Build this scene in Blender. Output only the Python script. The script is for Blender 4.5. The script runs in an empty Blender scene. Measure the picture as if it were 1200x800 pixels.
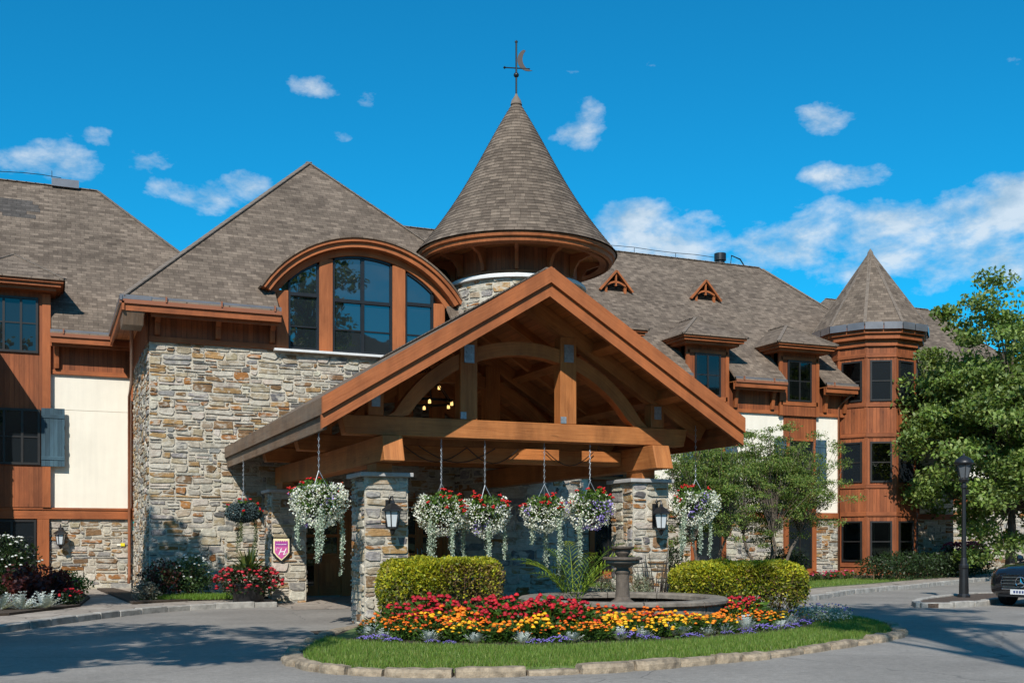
import bpy, math, random
import numpy as np
from mathutils import Vector, Matrix, Quaternion
R = math.radians
PI = math.pi
scn = bpy.context.scene
COL = scn.collection

# ------------------------------------------------------------------ camera
cam_d = bpy.data.cameras.new('camera')
cam = bpy.data.objects.new('camera', cam_d)
COL.objects.link(cam)
cam.location = (0, 0, 1.6)
cam.rotation_euler = (R(90), 0, R(-23))
cam_d.sensor_width = 36
cam_d.lens = 38.4
cam_d.shift_y = 0.1917
cam_d.clip_end = 3000
scn.camera = cam

# ------------------------------------------------------------------ light
SUN_DIR = Vector((0.63, 1.0, -1.0)).normalized()
sun_d = bpy.data.lights.new('sun', 'SUN')
sun_d.energy = 4.6
sun_d.angle = R(0.5)
sun_d.color = (1.0, 0.95, 0.87)
sun = bpy.data.objects.new('sun', sun_d)
COL.objects.link(sun)
sun.rotation_euler = SUN_DIR.to_track_quat('-Z', 'Y').to_euler()
SUN_EL = math.asin(-SUN_DIR.z)
SUN_ROT = math.atan2(-SUN_DIR.x, -SUN_DIR.y)

world = bpy.data.worlds.new('World')
scn.world = world
world.use_nodes = True


class NT:
    """small node-tree helper"""
    def __init__(s, tree):
        s.t = tree; s.n = tree.nodes; s.l = tree.links

    def new(s, typ, **kw):
        n = s.n.new(typ)
        for k, v in kw.items():
            if hasattr(n, k):
                setattr(n, k, v)
        return n

    def put(s, sock, v):
        if isinstance(v, bpy.types.NodeSocket):
            s.l.new(v, sock)
        elif v is not None:
            sock.default_value = v

    def math(s, op, a, b=None, c=None, clamp=False):
        n = s.n.new('ShaderNodeMath'); n.operation = op; n.use_clamp = clamp
        s.put(n.inputs[0], a)
        if b is not None: s.put(n.inputs[1], b)
        if c is not None: s.put(n.inputs[2], c)
        return n.outputs[0]

    def mix(s, fac, a, b, blend='MIX'):
        n = s.n.new('ShaderNodeMix'); n.data_type = 'RGBA'; n.blend_type = blend
        s.put(n.inputs[0], fac)
        for i, v in ((6, a), (7, b)):
            if isinstance(v, (tuple, list)): v = tuple(v)[:3] + (1,)
            s.put(n.inputs[i], v)
        return n.outputs[2]

    def ramp(s, fac, stops, interp='LINEAR'):
        n = s.n.new('ShaderNodeValToRGB'); s.put(n.inputs[0], fac)
        cr = n.color_ramp; cr.interpolation = interp
        while len(cr.elements) < len(stops): cr.elements.new(0.5)
        for e, (p, c) in zip(cr.elements, stops):
            e.position = p
            e.color = (c, c, c, 1) if isinstance(c, (int, float)) else tuple(c)[:3] + (1,)
        return n.outputs[0]

    def noise(s, vec, scale, detail=4, rough=0.55, dist=0.0):
        n = s.n.new('ShaderNodeTexNoise'); s.put(n.inputs['Vector'], vec)
        n.inputs['Scale'].default_value = scale; n.inputs['Detail'].default_value = detail
        n.inputs['Roughness'].default_value = rough; n.inputs['Distortion'].default_value = dist
        return n.outputs[0]

    def mapping(s, vec, scale=(1, 1, 1), loc=(0, 0, 0)):
        n = s.n.new('ShaderNodeMapping'); s.put(n.inputs['Vector'], vec)
        n.inputs['Scale'].default_value = scale; n.inputs['Location'].default_value = loc
        return n.outputs[0]

    def bump(s, h, strength, dist):
        n = s.n.new('ShaderNodeBump'); s.put(n.inputs['Height'], h)
        n.inputs['Strength'].default_value = strength; n.inputs['Distance'].default_value = dist
        return n.outputs[0]


def build_sky():
    g = NT(world.node_tree)
    for n in list(g.n): g.n.remove(n)
    out = g.new('ShaderNodeOutputWorld')
    bg = g.new('ShaderNodeBackground')
    bg.inputs['Strength'].default_value = 0.095
    g.l.new(bg.outputs[0], out.inputs[0])
    sky = g.new('ShaderNodeTexSky')
    sky.sky_type = 'NISHITA'
    sky.sun_disc = False
    sky.sun_elevation = SUN_EL
    sky.sun_rotation = SUN_ROT
    sky.air_density = 1.0
    sky.dust_density = 0.3
    sky.ozone_density = 2.5
    skyc = g.mix(1.0, sky.outputs[0], (0.055, 0.95, 1.25), 'MULTIPLY')
    tc = g.new('ShaderNodeTexCoord')
    sep = g.new('ShaderNodeSeparateXYZ')
    g.l.new(tc.outputs['Generated'], sep.inputs[0])
    az = g.math('ARCTAN2', sep.outputs[0], sep.outputs[1])
    el = g.math('ARCSINE', sep.outputs[2])
    comb = g.new('ShaderNodeCombineXYZ')
    g.l.new(az, comb.inputs[0]); g.l.new(g.math('MULTIPLY', el, 1.7), comb.inputs[1])
    nz = g.noise(comb.outputs[0], 14.0, 9, 0.60, 0.12)
    nlit = g.noise(g.mapping(comb.outputs[0], (1, 1, 1), (0.010, -0.016, 0)), 14.0, 9, 0.60, 0.12)
    nb = g.noise(comb.outputs[0], 3.2, 4, 0.5, 0.1)
    # cumulus patches: azimuth, elevation, half widths (degrees), weight
    blobs = CLOUDS
    acc = None
    for (a0, e0, ra, re, w) in blobs:
        da = g.math('DIVIDE', g.math('SUBTRACT', az, R(a0)), R(ra))
        de = g.math('DIVIDE', g.math('SUBTRACT', el, R(e0)), R(re))
        d = g.math('ADD', g.math('MULTIPLY', da, da), g.math('MULTIPLY', de, de))
        m = g.math('MULTIPLY', g.math('SUBTRACT', 1.0, d, clamp=True), w)
        acc = m if acc is None else g.math('MAXIMUM', acc, m)
    dens = g.math('ADD', g.math('MULTIPLY', acc, 0.50), g.math('MULTIPLY', g.math('SUBTRACT', nz, 0.685), 1.5))
    dens = g.math('MULTIPLY', dens, 2.9, clamp=True)
    # loose clouds over the rest of the sky, outside the arc in front
    away = g.ramp(g.math('ABSOLUTE', g.math('SUBTRACT', az, R(23))), [(0.55, 0.0), (0.75, 1.0)])
    rest = g.math('MULTIPLY', g.math('SUBTRACT', g.math('ADD', nb, g.math('MULTIPLY', nz, 0.4)), 0.74), 3.0, clamp=True)
    rest = g.math('MULTIPLY', rest, g.math('MULTIPLY', away, 0.75))
    dens = g.math('MAXIMUM', dens, rest)
    dens = g.math('MULTIPLY', dens, g.ramp(el, [(0.0, 0.0), (0.04, 1.0)]))
    dens = g.math('MULTIPLY', dens, 0.72)
    cl = g.mix(g.math('ADD', g.math('MULTIPLY', g.math('SUBTRACT', nz, nlit), 4.0), 0.55, clamp=True), (3.9, 5.0, 5.9), (7.4, 7.7, 7.8))
    fin = g.mix(dens, skyc, cl)
    g.l.new(fin, bg.inputs['Color'])


CLOUDS = [(39.5, 15.4, 4.5, 1.2, .9), (44.5, 15.6, 5.0, 1.5, 1.05), (29.0, 16.4, 4.0, 1.3, .95), (34.5, 15.8, 4.0, 1.2, .9), (47.2, 25.6, 1.2, .8, .45), (21.5, 17.6, 2.2, .6, .4), (-2.8, 19.5, 2.5, .9, .6),
    (38.5, 15.0, 9.0, 2.0, 1.12), (32, 14.6, 7.5, 2.2, 1.1), (26.8, 20.6, 2.3, 1.6, .95), (30.6, 20.9, 3.0, .8, .8),
    (45.0, 13.6, 8.0, 2.4, 1.15), (48.5, 15.2, 6.0, 2.5, 1.15), (40.3, 17.6, 3.2, 1.0, .9), (38.9, 20.2, 2.4, 1.0, .85),
    (40.6, 18.7, 2.2, .6, .55), (47.8, 21.8, 1.3, 1.0, .5), (48.2, 20.4, 1.0, .7, .5), (45, 26, 1.0, .6, .35),
    (0.2, 17.6, 3.8, 1.2, .9), (6.9, 16.9, 3.6, 1.5, 1.0), (9.0, 17.4, 2.2, 1.2, .9), (5.0, 18.2, 3.4, 1.0, .9),
    (12.9, 22.0, 2.0, .9, .75), (14.2, 20.1, 1.0, .6, .6), (15.3, 21.7, 1.0, .8, .65), (2.6, 18.9, 1.4, .8, .45),
    (6.8, 26.6, 1.4, .7, .55), (8.2, 25.3, 1.2, .5, .5), (57, 15, 9, 3, .9), (-10, 17, 8, 2.5, .8)]
build_sky()
scn.view_settings.view_transform = 'Standard'
scn.view_settings.look = 'None'
scn.view_settings.gamma = 1
scn.view_settings.exposure = 0.30
scn.render.film_transparent = False

rng = random.Random(11)
nrg = np.random.default_rng(5)

# ------------------------------------------------------------------ materials
def base_mat(name):
    m = bpy.data.materials.new(name); m.use_nodes = True
    g = NT(m.node_tree)
    b = m.node_tree.nodes['Principled BSDF']
    return m, g, b


def coords(g, kind='Object'):
    return g.new('ShaderNodeTexCoord').outputs[kind]


def m_plain(name, col, rough=0.6, var=0.15, scale=6.0, metal=0.0, bump=0.0, spec=0.5):
    m, g, b = base_mat(name)
    n = g.noise(coords(g), scale, 5)
    lo = tuple(c * (1 - var) for c in col); hi = tuple(min(1, c * (1 + var)) for c in col)
    g.put(b.inputs['Base Color'], g.ramp(n, [(0.3, lo), (0.7, hi)]))
    b.inputs['Roughness'].default_value = rough
    b.inputs['Metallic'].default_value = metal
    b.inputs['Specular IOR Level'].default_value = spec
    if bump:
        g.put(b.inputs['Normal'], g.bump(g.noise(coords(g), scale * 6, 6), bump, 0.02))
    return m


def m_wood(name, lo, hi, boards=0.0, rough=0.62, weather=0.0):
    """grain runs along U; boards = board width along V"""
    m, g, b = base_mat(name)
    uv = coords(g, 'UV')
    gr = g.noise(g.mapping(uv, (1.3, 22, 1)), 1.6, 6, 0.62, 0.6)
    big = g.noise(g.mapping(uv, (0.35, 2.2, 1)), 1.2, 3)
    streak = g.noise(g.mapping(uv, (0.22, 9, 1)), 1.0, 4, 0.6)
    f = g.math('ADD', g.math('ADD', g.math('MULTIPLY', gr, 0.55), g.math('MULTIPLY', big, 0.35)), g.math('MULTIPLY', streak, 0.35))
    colr = g.ramp(f, [(0.46, lo), (0.78, hi)])
    fade = g.noise(g.mapping(coords(g), (0.9, 0.9, 0.35)), 1.3, 6, 0.65, 0.5)
    colr = g.mix(1.0, colr, g.ramp(fade, [(0.30, (0.62, 0.60, 0.58)), (0.52, (1.0, 1.0, 1.0)), (0.72, (1.28, 1.24, 1.18))]), 'MULTIPLY')
    checks = g.ramp(g.noise(g.mapping(uv, (0.6, 34, 1)), 1.3, 3, 0.5), [(0.66, 1.0), (0.72, 0.55)])
    colr = g.mix(1.0, colr, checks, 'MULTIPLY')
    knots = g.ramp(g.noise(g.mapping(uv, (2.2, 7, 1)), 1.0, 2, 0.4), [(0.70, 1.0), (0.80, 0.45)])
    colr = g.mix(1.0, colr, knots, 'MULTIPLY')
    h = gr
    if boards:
        sep = g.new('ShaderNodeSeparateXYZ'); g.l.new(uv, sep.inputs[0])
        q = g.math('DIVIDE', sep.outputs[1], boards)
        fr = g.math('FRACT', q)
        wn = g.new('ShaderNodeTexWhiteNoise'); wn.noise_dimensions = '1D'
        g.put(wn.inputs['W'], g.math('FLOOR', q))
        colr = g.mix(1.0, colr, g.ramp(wn.outputs[0], [(0, (0.72, 0.72, 0.72)), (1, (1.12, 1.1, 1.08))]), 'MULTIPLY')
        groove = g.math('LESS_THAN', fr, 0.10)
        h = g.math('SUBTRACT', g.math('MULTIPLY', gr, 0.25), g.math('MULTIPLY', groove, 2.0))
        colr = g.mix(g.math('MULTIPLY', groove, 0.55), colr, tuple(c * 0.35 for c in lo))  # shade inside the board grooves is painted into the colour
    if weather:
        wv = g.ramp(g.noise(coords(g), 1.1, 5, 0.65), [(0.42, 0.0), (0.66, 1.0)])
        colr = g.mix(g.math('MULTIPLY', wv, weather), colr, (0.20, 0.165, 0.13))
    g.put(b.inputs['Base Color'], colr)
    b.inputs['Roughness'].default_value = rough
    b.inputs['Specular IOR Level'].default_value = 0.3
    g.put(b.inputs['Normal'], g.bump(h, 0.5, 0.012))
    return m


def m_shingle(name, c1, c2, row=0.13, wid=0.27):
    m, g, b = base_mat(name)
    uv = coords(g, 'UV')
    br = g.new('ShaderNodeTexBrick')
    br.offset = 0.5; br.offset_frequency = 2; br.squash = 1.0
    g.put(br.inputs['Vector'], uv)
    br.inputs['Scale'].default_value = 1.0
    br.inputs['Brick Width'].default_value = wid
    br.inputs['Row Height'].default_value = row
    br.inputs['Mortar Size'].default_value = 0.006
    br.inputs['Mortar Smooth'].default_value = 0.6
    br.inputs['Bias'].default_value = -0.1
    br.inputs['Color1'].default_value = tuple(c1) + (1,)
    br.inputs['Color2'].default_value = tuple(c2) + (1,)
    br.inputs['Mortar'].default_value = tuple(c * 0.62 for c in c2) + (1,)
    # second layer of half-width tabs, so courses read as dimensional shingles
    br2 = g.new('ShaderNodeTexBrick')
    br2.offset = 0.37; br2.offset_frequency = 3
    g.put(br2.inputs['Vector'], g.mapping(uv, (1, 1, 1), (0.13, 0, 0)))
    br2.inputs['Brick Width'].default_value = wid * 0.62
    br2.inputs['Row Height'].default_value = row
    br2.inputs['Mortar Size'].default_value = 0.0
    br2.inputs['Color1'].default_value = (1.17, 1.155, 1.14, 1)
    br2.inputs['Color2'].default_value = (0.80, 0.79, 0.78, 1)
    br2.inputs['Scale'].default_value = 1.0
    cc = g.mix(1.0, br.outputs['Color'], br2.outputs['Color'], 'MULTIPLY')
    cc = g.mix(1.0, cc, g.ramp(g.noise(g.mapping(coords(g), (1, 1, .45)), 0.7, 6, 0.6), [(0.3, 0.80), (0.7, 1.14)]), 'MULTIPLY')
    cc = g.mix(1.0, cc, g.ramp(g.noise(coords(g), 60, 2), [(0.3, 0.8), (0.7, 1.2)]), 'MULTIPLY')
    g.put(b.inputs['Base Color'], cc)
    b.inputs['Roughness'].default_value = 0.92
    b.inputs['Specular IOR Level'].default_value = 0.15
    sep = g.new('ShaderNodeSeparateXYZ'); g.l.new(uv, sep.inputs[0])
    saw = g.math('FRACT', g.math('DIVIDE', sep.outputs[1], row))
    hh = g.math('SUBTRACT', g.math('MULTIPLY', g.math('POWER', saw, 2.5), -1.3), g.math('MULTIPLY', br.outputs['Fac'], .25))
    g.put(b.inputs['Normal'], g.bump(hh, 0.55, 0.02))
    return m


def m_stone(name):
    m, g, b = base_mat(name)
    at = g.new('ShaderNodeAttribute'); at.attribute_name = 'Col'
    o = coords(g)
    n1 = g.noise(o, 7, 6, 0.65)
    n2 = g.noise(g.mapping(o, (3, 3, 14)), 3, 5, 0.6)
    cc = g.mix(1.0, at.outputs['Color'], g.ramp(n1, [(0.3, (0.70, 0.68, 0.66)), (0.7, (1.22, 1.2, 1.16))]), 'MULTIPLY')
    cc = g.mix(1.0, cc, g.ramp(n2, [(0.3, 0.82), (0.7, 1.14)]), 'MULTIPLY')
    smear = g.ramp(g.noise(g.mapping(o, (1, 1, 1.9)), 4.2, 6, 0.6, 0.4), [(0.50, 0.0), (0.60, 0.75)])
    cc = g.mix(smear, cc, g.mix(n1, (0.40, 0.365, 0.30), (0.55, 0.51, 0.435)))
    g.put(b.inputs['Base Color'], cc)
    b.inputs['Roughness'].default_value = 0.9
    b.inputs['Specular IOR Level'].default_value = 0.2
    h = g.math('ADD', g.noise(o, 18, 8, 0.65), g.math('MULTIPLY', n2, 0.6))
    g.put(b.inputs['Normal'], g.bump(h, 0.75, 0.03))
    return m


def m_leaf(name, trans=0.35, rough=0.5, sat=1.0):
    """leaf colour comes from the leaf's own Col attribute"""
    m, g, b = base_mat(name)
    at = g.new('ShaderNodeAttribute'); at.attribute_name = 'Col'
    g.put(b.inputs['Base Color'], at.outputs['Color'])
    b.inputs['Roughness'].default_value = rough
    b.inputs['Specular IOR Level'].default_value = 0.35
    if trans:
        tr = g.new('ShaderNodeBsdfTranslucent')
        g.put(tr.inputs['Color'], g.mix(1.0, at.outputs['Color'], (1.25, 1.15, 0.5), 'MULTIPLY'))
        mx = g.new('ShaderNodeMixShader'); mx.inputs[0].default_value = trans
        g.l.new(b.outputs[0], mx.inputs[1]); g.l.new(tr.outputs[0], mx.inputs[2])
        g.l.new(mx.outputs[0], g.n['Material Output'].inputs[0])
    return m


def m_asphalt():
    m, g, b = base_mat('asphalt')
    o = coords(g)
    sp = g.math('ADD', g.math('MULTIPLY', g.noise(o, 55, 3, 0.7), .6), g.math('MULTIPLY', g.noise(o, 17, 5, 0.75), .4))
    big = g.noise(o, 0.45, 5, 0.6)
    fine = g.noise(o, 9, 5)
    cc = g.ramp(sp, [(0.25, (0.130, 0.118, 0.104)), (0.55, (0.245, 0.224, 0.200)), (0.8, (0.42, 0.385, 0.345))])
    cc = g.mix(1.0, cc, g.ramp(big, [(0.3, 0.78), (0.7, 1.2)]), 'MULTIPLY')
    cc = g.mix(1.0, cc, g.ramp(fine, [(0.3, 0.88), (0.7, 1.1)]), 'MULTIPLY')
    vo = g.new('ShaderNodeTexVoronoi'); vo.feature = 'DISTANCE_TO_EDGE'
    g.put(vo.inputs['Vector'], g.mix(0.25, o, g.noise(o, 1.5, 4)))
    vo.inputs['Scale'].default_value = 0.33
    crack = g.math('LESS_THAN', vo.outputs['Distance'], g.math('MULTIPLY', g.noise(o, 0.8, 2), 0.0045))
    cc = g.mix(g.math('MULTIPLY', crack, 0.45), cc, (0.05, 0.048, 0.046))
    stain = g.ramp(g.noise(o, 0.9, 6, 0.7, 0.8), [(0.60, 0.0), (0.72, 1.0)])
    cc = g.mix(g.math('MULTIPLY', stain, 0.35), cc, (0.07, 0.066, 0.062))
    grit = g.ramp(g.noise(o, 2.6, 7, 0.75), [(0.58, 0.0), (0.70, 1.0)])
    cc = g.mix(g.math('MULTIPLY', grit, 0.28), cc, (0.30, 0.275, 0.24))
    g.put(b.inputs['Base Color'], cc)
    b.inputs['Roughness'].default_value = 0.85
    b.inputs['Specular IOR Level'].default_value = 0.3
    g.put(b.inputs['Normal'], g.bump(sp, 0.35, 0.01))
    return m


def m_flag(name, c1, c2, sc=1.0):
    m, g, b = base_mat(name)
    o = coords(g)
    vo = g.new('ShaderNodeTexVoronoi'); vo.feature = 'F1'
    g.put(vo.inputs['Vector'], o); vo.inputs['Scale'].default_value = 1.6 * sc
    ve = g.new('ShaderNodeTexVoronoi'); ve.feature = 'DISTANCE_TO_EDGE'
    g.put(ve.inputs['Vector'], o); ve.inputs['Scale'].default_value = 1.6 * sc
    cc = g.mix(vo.outputs['Color'], c1, c2)
    cc = g.mix(1.0, cc, g.ramp(g.noise(o, 12, 5), [(0.3, 0.75), (0.7, 1.2)]), 'MULTIPLY')
    gap = g.math('LESS_THAN', ve.outputs['Distance'], 0.025)
    cc = g.mix(g.math('MULTIPLY', gap, 0.7), cc, tuple(c * 0.3 for c in c1))
    g.put(b.inputs['Base Color'], cc)
    b.inputs['Roughness'].default_value = 0.88
    g.put(b.inputs['Normal'], g.bump(g.math('SUBTRACT', g.noise(o, 20, 4), gap), 0.4, 0.01))
    return m


def m_glass(name, base=(0.010, 0.013, 0.016), rough=0.015, spec=1.0, ior=1.62, warp=0.02):
    m, g, b = base_mat(name)
    b.inputs['Base Color'].default_value = base + (1,)
    b.inputs['Roughness'].default_value = rough
    b.inputs['IOR'].default_value = ior
    b.inputs['Specular IOR Level'].default_value = spec * 0.5
    g.put(b.inputs['Normal'], g.bump(g.noise(coords(g), 1.4, 2), warp, 0.05))
    return m


def m_emit(name, col, s):
    m, g, b = base_mat(name)
    b.inputs['Base Color'].default_value = tuple(col) + (1,)
    b.inputs['Emission Color'].default_value = tuple(col) + (1,)
    b.inputs['Emission Strength'].default_value = s
    return m


M = {}
M['clad'] = m_wood('red_brown_cladding', (0.19, 0.053, 0.019), (0.31, 0.098, 0.035), boards=0.13)
M['trim'] = m_wood('orange_brown_trim', (0.245, 0.068, 0.021), (0.345, 0.108, 0.036))
M['soffit'] = m_wood('soffit_boards', (0.33, 0.115, 0.036), (0.47, 0.180, 0.062), boards=0.14)
M['timber'] = m_wood('portico_timber', (0.28, 0.094, 0.026), (0.45, 0.172, 0.052))
M['fascia'] = m_wood('fascia_board', (0.265, 0.078, 0.024), (0.385, 0.125, 0.042))
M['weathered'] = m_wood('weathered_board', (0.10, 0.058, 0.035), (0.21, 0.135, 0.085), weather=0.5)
M['shingle'] = m_shingle('roof_shingles', (0.182, 0.142, 0.110), (0.100, 0.077, 0.060))
M['cap_shingle'] = m_plain('ridge_shingles', (0.155, 0.122, 0.096), 0.92, 0.2, 9)
M['stone'] = m_stone('rubble_stone')
def m_stucco():
    m, g, b = base_mat('cream_stucco')
    o = coords(g)
    runs = g.ramp(g.noise(g.mapping(o, (5, 5, .35)), 1.6, 5, 0.6), [(0.35, 0.965), (0.65, 1.02)])
    blot = g.ramp(g.noise(o, 1.2, 5, 0.6), [(0.3, 0.93), (0.7, 1.03)])
    cc = g.mix(1.0, g.mix(1.0, (0.77, 0.71, 0.60), runs, 'MULTIPLY'), blot, 'MULTIPLY')
    g.put(b.inputs['Base Color'], cc); b.inputs['Roughness'].default_value = 0.92
    g.put(b.inputs['Normal'], g.bump(g.math('ADD', g.noise(o, 45, 5), g.math('MULTIPLY', g.noise(o, 5, 4), .8)), 0.35, 0.012))
    return m


M['stucco'] = m_stucco()
M['cap'] = m_plain('grey_cap_stone', (0.36, 0.35, 0.34), 0.75, 0.12, 8, bump=0.2)
M['sill'] = m_plain('pale_sill', (0.60, 0.60, 0.59), 0.7, 0.08, 5)
M['black'] = m_plain('black_metal', (0.012, 0.012, 0.013), 0.4, 0.2, 5)
M['winframe'] = m_plain('dark_window_frame', (0.016, 0.014, 0.013), 0.45, 0.2, 5)
M['glass'] = m_glass('window_glass')
M['rglass'] = m_glass('reflective_glass', base=(0.012, 0.016, 0.02), ior=2.3, warp=0.03)
M['dglass'] = m_glass('door_glass', base=(0.012, 0.014, 0.012), ior=1.6)
M['shutter'] = m_wood('blue_shutter', (0.03, 0.068, 0.098), (0.055, 0.108, 0.145), boards=0.11)
M['metal'] = m_plain('grey_gutter_metal', (0.25, 0.225, 0.225), 0.35, 0.12, 3, metal=0.6)
M['brownmetal'] = m_plain('brown_gutter_metal', (0.26, 0.095, 0.045), 0.4, 0.1, 3)
M['steel'] = m_plain('galvanised_steel', (0.30, 0.33, 0.36), 0.4, 0.25, 20, metal=0.5)
M['asphalt'] = m_asphalt()
M['flag'] = m_flag('flagstone', (0.24, 0.20, 0.165), (0.36, 0.31, 0.26))
M['kerb'] = m_plain('kerb_stone', (0.25, 0.195, 0.135), 0.9, 0.55, 9, bump=0.6)
M['kerb2'] = m_plain('grey_kerb', (0.30, 0.28, 0.25), 0.9, 0.35, 6, bump=0.5)
M['soil'] = m_plain('soil', (0.055, 0.037, 0.024), 0.95, 0.4, 14, bump=0.8)
M['lawn'] = m_plain('lawn_soil', (0.085, 0.125, 0.03), 0.95, 0.3, 6, bump=0.4)
M['leaf'] = m_leaf('leaf')
M['dullleaf'] = m_leaf('matte_leaf', 0.2, 0.7)
M['petal'] = m_leaf('petal', 0.25, 0.6)
M['bark'] = m_plain('bark', (0.12, 0.095, 0.075), 0.95, 0.35, 12, bump=0.9)
M['twig'] = m_plain('twig', (0.13, 0.080, 0.042), 0.95, 0.3, 14)
M['concrete'] = m_plain('fountain_stone', (0.17, 0.145, 0.118), 0.88, 0.35, 7, bump=0.5)
M['darkstone'] = m_plain('dark_fountain_stone', (0.10, 0.078, 0.060), 0.8, 0.4, 9, bump=0.5)
M['frost'] = m_plain('frosted_glass', (0.55, 0.58, 0.60), 0.35, 0.05, 3)
M['smoke'] = m_plain('smoked_glass', (0.10, 0.11, 0.12), 0.2, 0.05, 3)
M['lamp'] = m_emit('warm_bulb', (1.0, 0.60, 0.20), 1.5)
M['hill'] = m_plain('forested_hill', (0.013, 0.024, 0.010), 0.95, 0.5, 0.12, bump=0.9)
M['field'] = m_plain('far_ground', (0.05, 0.085, 0.025), 0.95, 0.3, 0.4)
M['mulch'] = m_plain('mulch', (0.085, 0.058, 0.042), 0.95, 0.5, 22, bump=0.9)


# ------------------------------------------------------------------ mesh builder
class MB:
    def __init__(s):
        s.v = []; s.f = []; s.uv = []; s.m = []; s.c = []
        s.M = Matrix.Identity(4)

    def poly(s, pts, uvs=None, mat=0, col=(0.5, 0.5, 0.5)):
        i = len(s.v)
        pts = [s.M @ Vector(p) for p in pts]
        s.v += [tuple(p) for p in pts]
        s.f.append(tuple(range(i, i + len(pts))))
        s.uv.append(uvs if uvs is not None else [(0.0, 0.0)] * len(pts))
        s.m.append(mat); s.c.append(col)

    def box(s, x0, x1, y0, y1, z0, z1, mat=0, grain=None, col=(0.5, 0.5, 0.5), off=True):
        lo = (min(x0, x1), min(y0, y1), min(z0, z1)); hi = (max(x0, x1), max(y0, y1), max(z0, z1))
        dim = [hi[i] - lo[i] for i in range(3)]
        g = 'xyz'.index(grain) if grain else dim.index(max(dim))
        ro = (rng.uniform(0, 40), rng.uniform(0, 40)) if off else (0, 0)
        C = [(lo[0] if not (k & 1) else hi[0], lo[1] if not (k & 2) else hi[1], lo[2] if not (k & 4) else hi[2]) for k in range(8)]
        for f, ax in (((0, 4, 6, 2), 0), ((1, 3, 7, 5), 0), ((0, 1, 5, 4), 1), ((2, 6, 7, 3), 1), ((0, 2, 3, 1), 2), ((4, 5, 7, 6), 2)):
            oth = [a for a in range(3) if a != ax]
            if g in oth:
                ua = g; va = [a for a in oth if a != g][0]
            else:
                ua, va = oth
            s.poly([C[k] for k in f], [(C[k][ua] + ro[0], C[k][va] + ro[1]) for k in f], mat, col)

    def beam(s, p0, p1, w, h, up=(0, 0, 1), mat=0):
        """box along p0-p1 (centre line); w across, h along up"""
        p0, p1 = Vector(p0), Vector(p1)
        x = (p1 - p0); L = x.length; x.normalize()
        y = Vector(up).cross(x); y.normalize(); z = x.cross(y)
        T = Matrix((x, y, z)).transposed().to_4x4(); T.translation = p0
        sv = s.M; s.M = sv @ T
        s.box(0, L, -w / 2, w / 2, -h / 2, h / 2, mat, 'x')
        s.M = sv

    def tube(s, pts, rad, n=8, mat=0, col=(0.5, 0.5, 0.5), cap=True):
        pts = [Vector(p) for p in pts]
        if not isinstance(rad, (list, tuple)): rad = [rad] * len(pts)
        rings = []
        for i, p in enumerate(pts):
            d = (pts[min(i + 1, len(pts) - 1)] - pts[max(i - 1, 0)]).normalized()
            a = d.cross(Vector((0.13, 0.21, 0.97))) if abs(d.z) < 0.93 else d.cross(Vector((1, 0.1, 0)))
            a.normalize(); b = d.cross(a)
            rings.append([p + (a * math.cos(2 * PI * k / n) + b * math.sin(2 * PI * k / n)) * rad[i] for k in range(n)])
        for i in range(len(pts) - 1):
            for k in range(n):
                k2 = (k + 1) % n
                s.poly([rings[i][k], rings[i][k2], rings[i + 1][k2], rings[i + 1][k]], None, mat, col)
        if cap:
            s.poly(rings[0][::-1], None, mat, col); s.poly(rings[-1], None, mat, col)

    def lathe(s, prof, c=(0, 0, 0), n=24, mat=0, a0=0.0, a1=2 * PI, grain=True, col=(0.5, 0.5, 0.5)):
        cx, cy, cz = c
        k0 = 0
        for (r0, z0), (r1, z1) in zip(prof, prof[1:]):
            for k in range(n):
                t0 = a0 + (a1 - a0) * k / n; t1 = a0 + (a1 - a0) * (k + 1) / n
                P = lambda r, t, z: (cx + r * math.cos(t), cy + r * math.sin(t), cz + z)
                rr = max(r0, r1)
                if abs(r0 - r1) > abs(z0 - z1):
                    uv = [(t0 * rr, r0), (t1 * rr, r0), (t1 * rr, r1), (t0 * rr, r1)]
                else:
                    uv = [(z0, t0 * rr), (z0, t1 * rr), (z1, t1 * rr), (z1, t0 * rr)]
                pts = [P(r0, t0, z0), P(r0, t1, z0), P(r1, t1, z1), P(r1, t0, z1)]
                if r0 < 1e-5: pts = pts[1:]; uv = uv[1:]
                elif r1 < 1e-5: pts = pts[:3]; uv = uv[:3]
                s.poly(pts, uv, mat, col)

    def prism(s, outline, d0, d1, plane='xz', mat=0, grain=0):
        """outline (a,b) extruded from d0 to d1 along the third axis"""
        def P(a, b, d):
            return {'xz': (a, d, b), 'yz': (d, a, b), 'xy': (a, b, d)}[plane]
        ro = (rng.uniform(0, 40), rng.uniform(0, 40))
        uvf = (lambda a, b: (a + ro[0], b + ro[1])) if grain == 0 else (lambda a, b: (b + ro[0], a + ro[1]))
        s.poly([P(a, b, d0) for a, b in outline], [uvf(a, b) for a, b in outline], mat)
        s.poly([P(a, b, d1) for a, b in outline][::-1], [uvf(a, b) for a, b in outline][::-1], mat)
        n = len(outline); L = 0
        for i in range(n):
            (a, b), (a2, b2) = outline[i], outline[(i + 1) % n]
            dl = math.hypot(a2 - a, b2 - b)
            s.poly([P(a, b, d1), P(a2, b2, d1), P(a2, b2, d0), P(a, b, d0)], [(L, d1), (L + dl, d1), (L + dl, d0), (L, d0)], mat)
            L += dl

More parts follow.
